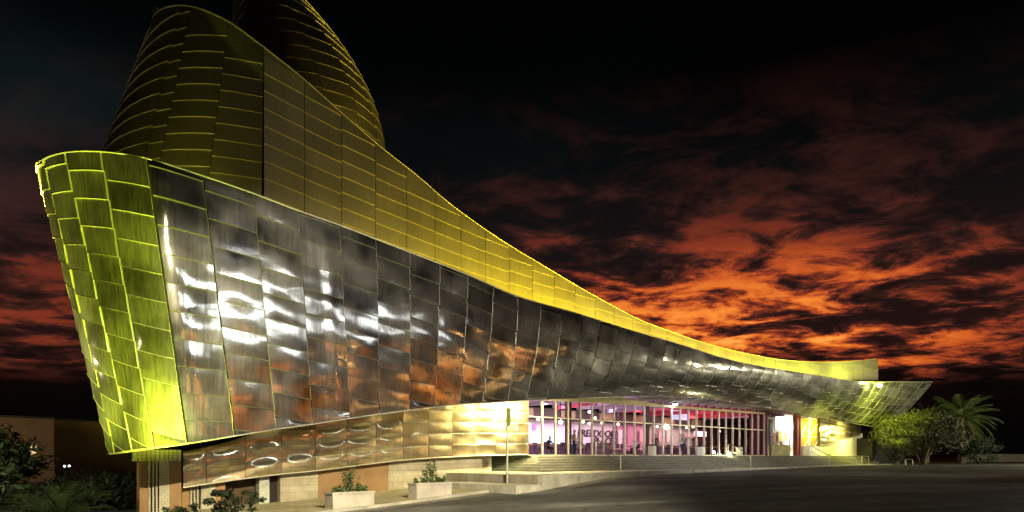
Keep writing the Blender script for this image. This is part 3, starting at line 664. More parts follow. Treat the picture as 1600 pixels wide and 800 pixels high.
# --- the open bay and the far end under the tip
kt0, kt1 = pxw(1198, bo)[0], pxw(1243, bo)[0]
M_white = mat('white_wall', (.72, .70, .66), .8, noise_s=.6, var=.08)
bo2 = bo+1.6; b0, b1 = pxw(1199, bo2)[0], pxw(1262, bo2)[0]
k_ = MB(); k_.tob(b0, b1, bo2, bo2+.2, TER, 6.0); k_.build('bay_wall', M_white, B)
k_ = MB(); k_.tob(kt0-.25, kt0-.02, bo-.1, bo2, TER, 5.9); k_.build('bay_wall', mat('maroon_wall'), B)
wp('light_panel', 1213, 1236, 649, 672, bo2-.09, emis('bay_panel', (1, .97, .95), 1.6))
for i, (p0, p1, y0, y1, c) in enumerate(((1203, 1208, 655, 700, (.05, .05, .07)), (1207, 1212, 676, 695, (.30, .12, .06)), (1216, 1222, 674, 690, (.5, .42, .10)), (1226, 1231, 676, 688, (.42, .30, .05)), (1234, 1240, 672, 700, (.35, .34, .36)), (1222, 1226, 680, 697, (.28, .30, .30)))):
    wp('poster', p0, p1, y0, y1, bo2-.13, mat('poster_%s' % 'abcdef'[i], c, .6, noise_s=3, var=.6), .03)
k_ = MB(); k_.tob(kt1, kt1+.5, bo-.15, bo+.25, TER, 5.9); k_.tob(kt1+.75, kt1+1.0, bo-.15, bo+.25, TER, 5.9); k_.build('red_post', mat('red_post', (.35, .06, .06), .5), B)
yt = pxw(1263, 6.3)[0]
k_ = MB(); k_.lathe([(0, 2.5), (1.5, 2.5), (1.5, 5.7), (0, 5.7)], TO(yt, 6.3, 0), 20); k_.build('yellow_drum', mat('yellow_paint', (.75, .52, .02), .5), B)
k_ = MB(); a0, a1, a2 = (pxw(p, bo)[0] for p in (1251, 1265, 1281))
for a, b in ((a0, a1), (a1, a2)):
    for (za, zb) in ((1.65, 3.6), (3.6, 5.5)):
        k_.tube([TO(a, bo, za), TO(b, bo, zb)], .03, 6); k_.tube([TO(b, bo, za), TO(a, bo, zb)], .03, 6)
for a in (a0, a1, a2): k_.tube([TO(a, bo, TER), TO(a, bo, 5.7)], .07, 6)
for zz in (3.6, 5.5): k_.tube([TO(a0, bo, zz), TO(a2, bo, zz)], .05, 6)
k_.build('truss', mat('white_paint', (.7, .68, .62), .5), B)
# far base band: polished sheets again, over a white wall
fpx = [1281, 1300, 1320, 1345]; f0 = 4.6
fTp = [PO(p, q, f0) for p, q in zip(fpx, (648, 652, 657, 662))]; fBp = [PO(p, q, f0) for p, q in zip(fpx, (697, 692, 686, 680))]
fS = [0.0]
for a, b in zip(fBp[:-1], fBp[1:]): fS.append(fS[-1]+Vector((b.x-a.x, b.y-a.y)).length)
ffT, ffB = cat3(fS, fTp), cat3(fS, fBp)
fbm = MB(); far = lambda s, v: ffT(s).lerp(ffB(s), v)
panel_skin(fbm, far, [fS[-1]*i/5 for i in range(6)], range(0, 6), lambda k, s: k*.62/max((ffT(s)-ffB(s)).length, .1), 6, 6, pil=.05, tilt=.006, shingle=0, lip=.02, seed=31)
liner(fbm, far, [fS[-1]*i/5 for i in range(6)], 3, .08, 2)
fbm.build('base_band', [M_band, M_lip, M_liner], B)
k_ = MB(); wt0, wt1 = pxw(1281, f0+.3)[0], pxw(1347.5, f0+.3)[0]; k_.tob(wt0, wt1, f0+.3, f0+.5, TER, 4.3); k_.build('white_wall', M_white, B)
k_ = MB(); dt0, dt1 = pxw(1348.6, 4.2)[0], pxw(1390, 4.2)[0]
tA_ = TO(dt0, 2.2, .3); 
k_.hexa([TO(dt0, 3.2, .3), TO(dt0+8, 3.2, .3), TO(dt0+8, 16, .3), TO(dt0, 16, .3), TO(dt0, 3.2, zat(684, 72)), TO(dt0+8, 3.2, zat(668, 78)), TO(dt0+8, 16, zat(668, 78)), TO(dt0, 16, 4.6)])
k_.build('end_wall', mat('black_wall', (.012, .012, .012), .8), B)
k_ = MB()
for i in range(3):
    t = pxw(1254, 4.5)[0]+i*2.2; k_.tob(t, t+1.9, 4.5, 4.62, TER, TER+.95)
k_.build('parapet_screen', M_white, B)
k_ = MB(); t = pxw(1203, 4.75)[0]; k_.tob(t, t+4.2, 4.6, 4.85, TER, TER+1.0); k_.tob(t-.04, t+4.24, 4.56, 4.89, TER+1.0, TER+1.06)
tag(k_.build('bar_counter', mat('yellow_counter', (.62, .58, .30), .6, noise_s=1.2, var=.3)), 'low pale yellow counter in front of the bright open bay', 'counter')

# ------------------------------------------------------------------ lights of the building, with a few added fills
YEL = (1.0, .78, .03); YG = (.82, 1.0, .045)
ng = 22
for i in range(ng):
    f = i/(ng-1); p = 430+f*925; q = s_of_px(p); P = fT(q); a_ = (P-Vector((0, 33, 0))).dot(Vector((R2, R2, 0))); ow = wo_(p)
    oo = top_o(p)+.22*(ow-top_o(p)); pw = 50+ 1250*min(1, max(0, (p-500)/440))**1.7
    lamp('gutter_light', 'AREA', TO(a_, oo, P.z-.5), YEL if p < 1230 else (.86, 1, .05), pw*min(1, .15+.85*max(0, (p-520)/430)**1.9), B, TO(a_+.4, ow, P.z+1.2), size=1.6, sy=.2)
# round tower wash, from the deck behind the prow rim
lamp('deck_light', 'AREA', (-18.6, 27.0, 11.6), (1, .98, .10), 1700, B, (-17.6, 30, 18), size=1.6)
lamp('deck_light', 'AREA', (-13.6, 25.3, 10.4), (1, .98, .12), 230, B, (-13.6, 28.3, 17), size=1.2)
YR = pxw(562, wo_(562))[1]+1.6
lamp('deck_light', 'AREA', PY(562, 222, YR), YEL, 150, B, PY(572, 110, YR+1.6), size=.9)
def flood(name, loc, target, label, col, power, spot=110, group='yellow floodlights', head=.22, est=40):
    e = empty(name, loc, label, 'floodlight', group); d = (Vector(target)-Vector(loc)).normalized()
    b = MB(); b.tube([Vector(loc)-d*.22, Vector(loc)-d*.03], [head*.75, head], 12); b.build('housing', M_dark, e)
    g_ = MB(); u = d.cross(Vector((0, 0, 1))).normalized(); v = u.cross(d); g_.add([Vector(loc)-d*.028+(u*cos(k*pi/8)+v*sin(k*pi/8))*head*.9 for k in range(16)], [tuple(range(16))]); g_.build('lens', mat(name+'_lens', col, .4, emit=col, est=est), e)
    st_ = MB(); st_.tube([Vector(loc)-d*.15, Vector(loc)-d*.15-Vector((0, 0, .3))], .03, 6); st_.build('bracket', M_dark, e)
    lamp('bulb', 'SPOT', Vector(loc)+d*.02, col, power, e, target, size=.12, spot=spot)
    return e
flood('floodlight', (-14.2, 18.6, -.7), (-12.6, 23, 5.5), 'yellow-green floodlight on the ground before the prow', YG, 13000, 76)
flood('floodlight', (-8.6, 15.0, -.7), (-12.4, 23.0, 5.5), 'added unseen yellow-green floodlight set back farthest from the prow', YG, 15000, 52)  # added flood, greens the columns right of the prow
flood('floodlight', (-18.0, 21.0, -.7), (-16.4, 25.5, 6.5), 'yellow-green floodlight at the left side of the prow', YG, 9000, 76)
tipq = s_of_px(1352); tp = fT(tipq)
tg = fT(s_of_px(1362))+NOUT*.75+Vector((0, 0, -.35))
e = empty('floodlight', tg, 'glaring yellow lamp standing off the shell near the pointed tip of the roof edge', 'floodlight'); b = MB(); b.lathe([(.2*sin(pi*k/10), -.2*cos(pi*k/10)) for k in range(11)], tg, 14); b.build('globe', emis('globe_lime', (1, 1, .35), 60), e)
b = MB(); b.tube([tg, tg-NOUT*.9+Vector((0, 0, -.1))], .03, 6); b.build('bracket', M_dark, e)
lamp('bulb', 'SPOT', tg+NOUT*.25, (.9, 1, .07), 7000, e, tg-NOUT*1.5+Vector((.8, .8, .1)), size=.15, spot=160, blend=.3)
lamp('tip_fill', 'SPOT', TO(47.5, -3.0, 1.0), (.85, 1, .08), 14000, B, TO(57, -.8, 7.9), size=.3, spot=50)  # added fill on the tip sheets, no fixture of its own
lamp('tip_fill', 'SPOT', TO(43, -3.0, 1.2), (.85, 1, .08), 3000, B, TO(47.5, 1.0, 8), size=.3, spot=80)  # second added fill, on the sheets before the tip
# white-yellow lamp tucked behind the shell lip, over the base band
for d, pw in ((-1.0, 7000), (-2.6, 3500), (-4.6, 1400)):
    lamp('lip_light', 'AREA', TO(GL_T0+d, 3.2, 5.05), (1, .84, .36), pw, B, TO(GL_T0+d, 5.0, 3.0), size=.7)
lamp('step_fill', 'AREA', TO(3.95, 5.1, 1.35), (.9, 1, .25), 18, B, TO(5.4, 6.6, .95), size=.5)  # added fill under the band, tints the side steps green
# hall lights
for i in range(9):
    t = 8+i*4.0; c = (1, .74, .97) if i < 5 else ((1, .45, .42) if i < 8 else (1, .8, .6))
    lamp('hall_light', 'AREA', TO(t, 11.2, 5.5), c, 360 if i < 5 else 200, B, TO(t, 12.4, 1.0), size=1.6)
    if i % 2 == 0: lamp('hall_uplight', 'AREA', TO(t+1, 9, 3.6), (1, .5, .9) if i < 5 else (1, .3, .35), 150, B, TO(t+1, 9, 6), size=1.2)
lamp('bay_light', 'AREA', TO(.5*(b0+b1)-.4, bo+.6, 5.3), (1, .95, .88), 480, B, TO(.5*(b0+b1), bo2, 2.6), size=1.2)
lamp('bay_light', 'AREA', TO(kt1+4.0, 3.4, 5.2), (1, .90, .38), 260, B, TO(kt1+4.5, 5.2, 3), size=1)
lamp('bay_light', 'AREA', TO(.5*(wt0+wt1), 2.6, 4.3), (1, .88, .25), 380, B, TO(.5*(wt0+wt1), 4.6, 3.0), size=1.2)

# ------------------------------------------------------------------ vegetation
M_leaf = mat('leaf', (.062, .066, .032), .6, noise_s=.8, var=.5)
M_leaf_d = mat('leaf_dark', (.022, .036, .014), .7, noise_s=.8, var=.5)
M_leaf_p = mat('palm_leaf', (.075, .10, .035), .5, noise_s=.6, var=.4)
M_bark = mat('bark', (.13, .095, .06), .9, noise_s=3, var=.35, bump=.5)
def leafball(mb, c, rad, n, size, rnd, shell=.55):
    c = Vector(c)
    for _ in range(n):
        d = Vector((rnd.gauss(0, 1), rnd.gauss(0, 1), rnd.gauss(0, 1))).normalized(); k = shell+(1-shell)*rnd.random()
        p = c+Vector((d.x*rad[0], d.y*rad[1], d.z*rad[2]))*k
        a = Vector((rnd.gauss(0, 1), rnd.gauss(0, 1), rnd.gauss(0, .6))).normalized(); b = a.cross(d+Vector((rnd.gauss(0, .5), rnd.gauss(0, .5), .3))).normalized()
        L_ = size*(.6+.8*rnd.random()); w_ = L_*.38
        mb.add([p-a*L_*.5, p+b*w_*.5, p+a*L_*.5, p-b*w_*.5], [(0, 1, 2, 3)])
def clump_tree(name, base, h, rx, ry, crown_z0, ncl, nl, size, label, cat, m=None, seed=1, trunk_r=.16, ntr=3, group=None, squash=1.0):
    rnd = random.Random(seed); base = Vector(base); e = empty(name, base, label, cat, group)
    mb = MB(); tk = MB(); cz = (h+crown_z0)/2; rz_ = (h-crown_z0)/2
    for i in range(ncl):
        th = rnd.random()*2*pi; u = rnd.random()**.5; zz = rnd.uniform(-1, 1); k = sqrt(max(0, 1-zz*zz))*.9+.1
        c = base+Vector((cos(th)*rx*u*k, sin(th)*ry*u*k, cz+zz*rz_*.85*squash)); r = (.20+.16*rnd.random())*min(rx, ry)
        leafball(mb, c, (r*1.2, r*1.2, r*.8), nl, size, rnd, .4)
    for i in range(ntr):
        th = 2*pi*i/ntr+rnd.random(); d = Vector((cos(th), sin(th), 0)); p = [base+d*trunk_r*1.2+Vector((0, 0, -.25)), base+d*trunk_r*2.2+Vector((0, 0, crown_z0*.6)), base+d*(rx*.35)+Vector((0, 0, cz)), base+d*(rx*.6)+Vector((0, 0, cz+rz_*.4))]
        tk.tube(p, [trunk_r, trunk_r*.8, trunk_r*.5, trunk_r*.2], 7)
    mb.build('crown', m or M_leaf, e); tk.build('trunk', M_bark, e); return e
def palm(base, h, R, label, seed, nf=46, droop=1.0, group='palms beside the building'):
    rnd = random.Random(seed); base = Vector(base); e = empty('palm_tree', base, label, 'palm', group); top = base+Vector((0, 0, h)); mb = MB(); dead = MB()
    for i in range(nf):
        th = 2*pi*i*.382*1.618+rnd.random()*.3; el = radians(75-125*(i/nf)+rnd.uniform(-8, 8)); d = Vector((cos(th), sin(th), 0)); pts = []; p = top+d*.15; a = el; Lf = R*(.85+.25*rnd.random()); tgt = dead if i > nf*.86 else mb
        for k in range(9):
            pts.append(p); p = p+(d*cos(a)+Vector((0, 0, sin(a))))*(Lf/8); a -= .13*droop*(.6+k*.12)
        tgt.tube(pts[:-1], [.03-.003*k for k in range(8)], 4, 0, False)
        sd_ = Vector((-d.y, d.x, 0))
        for k in range(2, 9):
            for hf in range(3):
                q = pts[k-1].lerp(pts[k], hf/3)
                for sg in (-1, 1):
                    ll = Lf*.30*(1-abs(k-5.0)/7)*(.8+.4*rnd.random()); tip = q+(sd_*sg*.8+(pts[k]-pts[k-1]).normalized()*.6).normalized()*ll-Vector((0, 0, ll*.35)); w_ = Vector((0, 0, .035))+d*.03
                    tgt.add([q-w_*.6, q+w_*.6, tip], [(0, 1, 2)])
    mb.build('crown', M_leaf_p, e); dead.build('dead_fronds', mat('dead_leaf', (.14, .10, .05), .8), e)
    tk = MB(); n = 14; tk.tube([base+Vector((.15*sin(i*.3), 0, -.2+(h+.25)*i/n)) for i in range(n+1)], [.34-.1*i/n+(.03 if i % 2 else 0) for i in range(n)]+[.36], 10); tk.build('trunk', M_bark, e); return e
def G(px, Y, dz=0): 
    X = (px-800)*Y/1067.0; t = (X+(Y-33))*R2; return Vector((X, Y, fz(t)+dz))
palm(G(1503, 84), 5.6, 4.0, 'tall palm with the widest crown at the far right', 3)
palm(G(1447, 92), 5.4, 3.6, 'palm rising behind the round tree beside the roof tip', 5, nf=40)
clump_tree('pine_tree', G(1442, 74), 5.9, 4.9, 3.2, 1.0, 150, 95, .24, 'broad bushy pine with several trunks beside the dark end wall', 'tree', seed=4, trunk_r=.17, ntr=5)
clump_tree('shrub', G(1400, 71), 2.9, 1.5, 1.4, .3, 34, 60, .20, 'low leafy side shrub reaching out from the pine to the wall', 'shrub', seed=14, trunk_r=.06)
clump_tree('shrub', G(1530, 80), 3.4, 2.3, 2.0, .1, 60, 70, .22, 'dark rounded shrub under the tall palm', 'shrub', m=M_leaf_d, seed=6, trunk_r=.07)
# left edge: dark planting, a block of flats and a hill
gl = -1.35
clump_tree('tree', (-25.4, 31, gl), 5.0, 3.3, 2.6, .3, 110, 70, .34, 'dense leafy tree at the left edge before the brown building', 'tree', m=mat('leaf_mid', (.045, .075, .028), .6, noise_s=.8, var=.5), seed=21, trunk_r=.2)
clump_tree('shrub', (-18.8, 31.5, gl), 2.1, 3.6, 2.4, .1, 90, 60, .26, 'wide dark shrub between the left tree and the pier', 'shrub', m=M_leaf_d, seed=22, trunk_r=.08)
clump_tree('shrub', (-10.2, 24.9, fz(-8)-.2), 1.15, 1.1, .55, .1, 40, 46, .15, 'low dark shrub in front of the ribbed wall under the band', 'shrub', m=M_leaf_d, seed=23, trunk_r=.03)
clump_tree('shrub', (-12.4, 25.2, -1.0), 1.0, .8, .5, .1, 22, 46, .13, 'small dark shrub at the foot of the prow pier', 'shrub', m=M_leaf_d, seed=24, trunk_r=.03)
def fan_palm(base, R, label, seed):
    rnd = random.Random(seed); base = Vector(base); e = empty('sago_palm', base, label, 'palm'); mb = MB()
    for i in range(46):
        th = rnd.random()*2*pi; el = radians(rnd.uniform(15, 85)); d = Vector((cos(th), sin(th), 0)); p = base+Vector((0, 0, .35)); a = el; pts = []
        for k in range(8): pts.append(p); p = p+(d*cos(a)+Vector((0, 0, sin(a))))*(R/7); a -= .16
        sd_ = Vector((-d.y, d.x, 0))
        for k in range(1, 8):
            for hf in range(3):
                q = pts[k-1].lerp(pts[k], hf/3)
                for sg in (-1, 1):
                    tip = q+(sd_*sg+(pts[k]-pts[k-1]).normalized()*.7).normalized()*R*.17; mb.add([q-d*.02, q+d*.02+Vector((0, 0, .015)), tip], [(0, 1, 2)])
    mb.build('crown', mat('sago_leaf', (.03, .055, .02), .6), e); tk = MB(); tk.tube([base-Vector((0, 0, .3)), base+Vector((0, 0, .4))], [.2, .16], 8); tk.build('trunk', M_bark, e)
fan_palm((-15.6, 23.6, -1.15), 1.9, 'low dark sago palm at the bottom left corner', 8)
fan_palm((-17.6, 25.6, -1.3), 1.7, 'second sago palm half hidden below the left tree', 12)
M_flat = mat('flats_render', (.26, .17, .10), .85, noise_s=.5, var=.15)
e = empty('apartment_block', (-44, 58, -1.3), 'plain brown block at the far left with one lit window', 'building')
b = MB(); b.hexa([Vector(p) for p in ((-60, 62, -1.4), (-38.9, 58, -1.4), (-38.9, 72, -1.4), (-60, 76, -1.4), (-60, 62, 5.7), (-38.9, 58, 4.75), (-38.9, 72, 4.75), (-60, 76, 5.7))]); b.build('wall', M_flat, e)
b = MB(); b.hexa([Vector(p) for p in ((-60, 61.8, 5.71), (-38.7, 57.8, 4.76), (-38.7, 72.2, 4.76), (-60, 76.2, 5.71), (-60, 61.8, 5.85), (-38.7, 57.8, 4.9), (-38.7, 72.2, 4.9), (-60, 76.2, 5.85))]); b.build('roof', M_deck, e)
wv = Vector((21.1, -4, 0)).normalized()
def flatwin(f, z, lit):
    c = Vector((-60, 62, z))+wv*f; w_ = MB(); u = wv*.45; nrm = Vector((-wv.y*-1, -wv.x, 0)); k = Vector((wv.y, -wv.x, 0))*.04
    w_.add([c-u+k-Vector((0, 0, .4)), c+u+k-Vector((0, 0, .4)), c+u+k+Vector((0, 0, .4)), c-u+k+Vector((0, 0, .4))], [(0, 1, 2, 3)]); w_.build('window', emis('lit_window', (1, .72, .30), .8) if lit else mat('dark_pane', (.02, .02, .02), .2), e)
flatwin(19.3, 2.15, True); flatwin(16, 2.15, False); flatwin(12, 2.15, False); flatwin(5, 2.15, False)
hl = MB(); nh = 60; vs = []
for i in range(nh+1):
    xx = -420+620*i/nh; zz = 6+7*noise.noise(Vector((i*.13, 3, 0)))+2.5*noise.noise(Vector((i*.5, 8, 0)))
    for j, (yy, kk) in enumerate(((300, 0), (330, .6), (380, 1), (470, .7), (600, 0))): vs.append((xx, yy+10*noise.noise(Vector((i*.2, j, 5))), -2+(zz+2)*kk))
hl.add(vs, [(i*5+j, (i+1)*5+j, (i+1)*5+j+1, i*5+j+1) for i in range(nh) for j in range(4)], 0, True); hl.build('hills', mat('hill_ground', (.03, .03, .025), .95, noise_s=.05), kind='structure')
def far_lamp(px, py, Y, label, r=.13, est=12):
    P = PY(px, py, Y); gz = -1.35; e = empty('garden_lamp', (P.x, P.y, gz), label, 'lamp'); b = MB(); b.tube([(P.x, P.y, gz-.1), (P.x, P.y, P.z-r)], .04, 6); b.build('post', M_dark, e); b = MB(); b.lathe([(r*sin(pi*i/8), -r*cos(pi*i/8)) for i in range(9)], P, 12); b.build('globe', emis('globe_white', (.9, .95, 1), est*.4), e)
far_lamp(101, 728.5, 52, 'first of two small white lamps low behind the left shrubs', .075)
far_lamp(108, 728, 54, 'second of two small white lamps low behind the left shrubs', .075)
far_lamp(195, 731, 90, 'tiny distant white lamp just left of the prow pier', .08, 5)
far_lamp(16, 732, 50, 'faint white lamp among leaves at the left edge', .1, 5)
# low wall, far right
b = MB(); b.box((88, 104, .9), (40, .4, 2.0)); tag(b.build('boundary_wall', mat('far_wall', (.22, .20, .18), .9, noise_s=.6)), 'long low grey wall on the far right behind the road', 'wall')

# ------------------------------------------------------------------ street pieces
M_steel = mat('galvanised', (.55, .55, .50), .45, .7)
e = empty('road_sign', TO(.02, .35, fz(0)+.13), 'tall sign post with its narrow plate seen nearly edge-on at the kerb', 'sign')
pz = TO(.02, .35); b = MB(); b.tube([(pz.x, pz.y, fz(0)+.1), (pz.x, pz.y, 4.0)], .052, 10); b.build('pole', M_steel, e)
b = MB(); ang = radians(78); u = Vector((cos(ang), sin(ang), 0)); nn = Vector((sin(ang), -cos(ang), 0)); c = Vector((pz.x, pz.y, 3.55))+nn*.07
def plate(off, s, mi):
    k = nn*off; return [c+k-u*.42*s+Vector((0, 0, -.43*s)), c+k+u*.42*s+Vector((0, 0, -.43*s)), c+k+u*.42*s+Vector((0, 0, .43*s)), c+k-u*.42*s+Vector((0, 0, .43*s))]
A_, Bq = plate(-.015, 1, 0), plate(.015, 1, 0); b.add(A_+Bq, [(3, 2, 1, 0), (4, 5, 6, 7), (0, 1, 5, 4), (1, 2, 6, 5), (2, 3, 7, 6), (3, 0, 4, 7)]); b.build('sign_plate', mat('sign_back', (.34, .36, .12), .5, .3), e)
b = MB(); b.box((pz.x+nn.x*.035, pz.y+nn.y*.035, 3.7), (.12, .12, .05)); b.build('clamp', M_steel, e)
M_conc = mat('planter_concrete', (.50, .46, .42), .85, noise_s=1.6, var=.2, bump=.25)
M_soil = mat('soil', (.05, .035, .025), .95)
def planter(p0, p1, ybase, ytop, o, label, plabel, seed):
    t0 = pxw(p0, o)[0]; t1 = pxw(p1, o)[0]; zb = min(fz(t0), fz(t1))+.10; zt = max(fz(t0), fz(t1))+.13+.56; d = .62
    c = TO(.5*(t0+t1), o+d/2, zb); e = empty('planter', c, label, 'planter', 'concrete planters on the sidewalk')
    b = MB()
    def ring(ex, z_): return [TO(t0-ex, o-ex, z_), TO(t1+ex, o-ex, z_), TO(t1+ex, o+d+ex, z_), TO(t0-ex, o+d+ex, z_)]
    R_ = [ring(-.012, zb), ring(.0, zt-.08), ring(.03, zt-.075), ring(.03, zt), ring(-.06, zt), ring(-.07, zt-.1)]
    for a_, c_ in zip(R_[:-1], R_[1:]): b.add(a_+c_, [(k, (k+1) % 4, 4+(k+1) % 4, 4+k) for k in range(4)])
    b.build('box', M_conc, e); b = MB(); b.add(ring(-.065, zt-.07), [(0, 1, 2, 3)]); b.build('soil', M_soil, e)
    rnd = random.Random(seed); ev = empty('plant', TO(.5*(t0+t1), o+d/2, zt-.07), plabel, 'plant', 'plants in the concrete planters'); st_ = MB(); lf = MB()
    for k in range(30):
        f = .08+.84*rnd.random(); tall = (.95 if .38 < f < .62 else .32)*(.6+.5*rnd.random()); q = TO(t0+(t1-t0)*f, o+d*(.25+.5*rnd.random()), zt-.09); top = q+Vector((rnd.uniform(-.16, .16), rnd.uniform(-.12, .12), tall)); st_.tube([q-Vector((0, 0, .05)), q.lerp(top, .5)+Vector((rnd.uniform(-.05, .05), 0, 0)), top], [.014, .011, .006], 5)
        for j in range(7): leafball(lf, q.lerp(top, .2+.8*j/6), (.11, .11, .08), 8, .10, rnd, .3)
    lf.build('leaves', mat('planter_leaf', (.06, .105, .03), .55, noise_s=4, var=.5), ev); st_.build('stems', M_bark, ev)
planter(520, 585, 800, 776, .25, 'left concrete planter box nearer the prow, with a wilting yellowish edge plant', 'leafy plant with yellowing sprig in the left planter', 41)
planter(651, 706, 783, 757, .25, 'right concrete planter box nearer the sign post', 'taller dark green plant in the right planter', 45)
# stair handrails
M_rail = mat('rail_steel', (.16, .13, .10), .4, .7)
def handrail(pxa, label, seed):
    t = pxw(pxa, 2.7)[0]; e = empty('handrail', TO(t, 2.7, PAV), label, 'handrail', 'handrails on the stairs'); b = MB()
    b.tube([TO(t, 4.75, TER+.98), TO(t, 4.35, TER+.98), TO(t, 2.75, PAV+1.02), TO(t, 2.45, PAV+1.02)], .042, 8); b.build('rail', M_rail, e)
    for oo, zb, zt in ((4.6, TER, TER+.98), (2.6, PAV, PAV+1.02)):
        b = MB(); b.tube([TO(t, oo, zb), TO(t, oo, zt)], .035, 8); b.build('post', M_steel, e)
    b = MB(); b.tube([TO(t, 4.6, TER+.5), TO(t, 2.6, PAV+.5)], .025, 8); b.build('lower_rail', M_rail, e)
handrail(968, 'handrail on the stairs nearest the left corner', 1); handrail(1171, 'handrail in the middle of the stairs, right of the ground lamp', 2); handrail(1294, 'handrail at the far right end of the stairs', 3)
# white bins / pots by the glass
M_bin = mat('white_plastic', (.70, .72, .68), .4)
def binbox(px, label):
    o = 4.55; t = pxw(px, o)[0]; c = TO(t, o+.05, TER); e = empty('litter_bin', c, label, 'bin', 'white bins by the glass'); b = MB(); b.box(c+Vector((0, 0, .36)), (.42, .42, .70), 0, radians(45)); b.build('body', M_bin, e); b = MB(); b.box(c+Vector((0, 0, .755)), (.46, .46, .08), 0, radians(45)); b.box(c+Vector((0, 0, .81)), (.24, .24, .03), 0, radians(45)); b.build('lid', M_dark, e)
binbox(1020, 'white bin left of the seated person, before the glass'); binbox(1096, 'white bin right of the seated person, before the glass'); binbox(1156, 'white bin next to the ground lamp, before the glass')
# hoops by the pine
for px, Y, lab in ((1352, 70, 'small steel hoop rail at the right end of the stairs'), (1409, 72, 'first of two low steel hoop rails under the pine'), (1421, 71.5, 'second of two low steel hoop rails under the pine')):
    p = G(px, Y, .0); b = MB(); h = .95 if px < 1400 else .62; b.tube([p-Vector((.35, 0, .05)), p+Vector((-.35, 0, h-.06)), p+Vector((-.29, 0, h)), p+Vector((.29, 0, h-.04)), p+Vector((.35, 0, h-.1)), p+Vector((.35, 0, -.05))], .035, 8); tag(b.build('hoop_rail', M_steel), lab, 'rail')
# lamps that show as lit points
P = PO(1140, 706.5, 4.2); t_ = pxw(1140, 4.45)[0]
e = empty('ground_lamp', TO(t_, 4.5, TER), 'glaring round ground lamp at the edge of the terrace', 'lamp'); b = MB(); b.lathe([(0, .26), (.12, .24), (.17, .14), (.12, .04), (.05, 0)], TO(t_, 4.5, TER), 14); b.build('globe', emis('globe_yellow', (1, .95, .55), 30), e); lamp('bulb', 'POINT', TO(t_, 4.0, TER+.3), (1, .95, .45), 130, e, size=.15)
P = PO(1055, 631.5, 4.6); e = empty('ceiling_floodlight', P, 'glaring white floodlight under the canopy above the seated person', 'floodlight'); b = MB(); b.lathe([(.02, .18), (.14, .16), (.17, .0)], P, 14); b.build('housing', M_dark, e); b = MB(); b.lathe([(.165, 0), (.12, -.07), (0, -.10)], P, 14); b.build('lens', emis('lens_white', (.9, 1, .95), 70), e); lamp('bulb', 'SPOT', P-Vector((0, 0, .12)), (.92, 1, .95), 300, e, P-Vector((0, 0, 3)), .1, 150)
P = PO(876, 659, 9.5); e = empty('ceiling_floodlight', P, 'white spotlight shining inside behind the second glass bay', 'floodlight'); b = MB(); b.tube([P, (P.x, P.y, 6.0)], .03, 6); b.build('stem', M_dark, e); b = MB(); b.lathe([(0, .12), (.12, .06), (.14, -.03), (.09, -.12), (0, -.14)], P, 12); b.build('lens', emis('lens_white', (.9, 1, .95), 70), e); lamp('bulb', 'POINT', P-Vector((0, 0, .3)), (1, .95, 1), 150, e, size=.1)
pend = None
for i, (px, py) in enumerate(((841, 655), (911, 659), (921, 643.5), (921, 662), (941, 661), (966, 663), (1027, 666.5), (1044, 668), (1073, 668), (1083, 667), (1124, 674), (930, 653.5))):
    P = PO(px, py, 11.5)
    if pend is None:
        pend = empty('pendant_lamp', P, '', 'lamp', 'pendant lamps in the hall'); b = MB(); b.lathe([(.11*sin(pi*k/8), -.11*cos(pi*k/8)) for k in range(9)], (0, 0, 0), 12)
        q = b.build('bulb', emis('bulb_warm', (1, .78, .42), 9)); q.parent = pend; b = MB(); b.tube([(0, 0, .1), (0, 0, 1.6)], .012, 5); q = b.build('cord', M_dark); q.parent = pend; o_ = pend
    else: o_ = copy_tree(pend)
    o_.location = P; o_['label'] = ['warm pendant bulb in the first glass bay', 'warm bulb just left of the first dark column', 'upper bulb on the first dark column', 'lower bulb on the first dark column', 'warm bulb above the middle of the wall lettering', 'warm bulb above the right end of the wall lettering', 'warm bulb above the first white bin', 'warm bulb left of the seated person', 'first of two warm bulbs right of the seated person', 'second of two warm bulbs right of the seated person', 'orange bulb hanging left of the ground lamp', 'orange bulb highest above the wall lettering'][i]

# ------------------------------------------------------------------ furniture and people in the hall
M_wood = mat('orange_wood', (.42, .20, .05), .5, noise_s=3); M_chair = mat('chair_dark', (.05, .03, .04), .5)
tbl = empty('cafe_table', (0, 0, 0), '', 'table', 'tables in the hall'); b = MB(); b.box((0, 0, .73), (.9, .7, .045)); q = b.build('tabletop', M_wood); q.parent = tbl
b = MB(); b.tube([(0, 0, 0), (0, 0, .71)], .035, 8); b.lathe([(0, .05), (.08, .045), (.26, .02), (.27, 0)], (0, 0, 0), 14); q = b.build('pedestal', M_chair); q.parent = tbl
chr_ = empty('chair', (0, 0, 0), '', 'chair', 'chairs in the hall'); b = MB(); b.box((0, 0, .45), (.42, .42, .05)); q = b.build('seat', M_chair); q.parent = chr_
b = MB(); b.box((0, .2, .74), (.40, .035, .34)); q = b.build('backrest', M_chair); q.parent = chr_
for sx in (-.18, .18):
    for sy in (-.18, .2): b = MB(); b.tube([(sx*1.1, sy*1.1, 0), (sx, sy, .44 if sy < 0 else .8)], .016, 6); q = b.build('leg', M_chair); q.parent = chr_
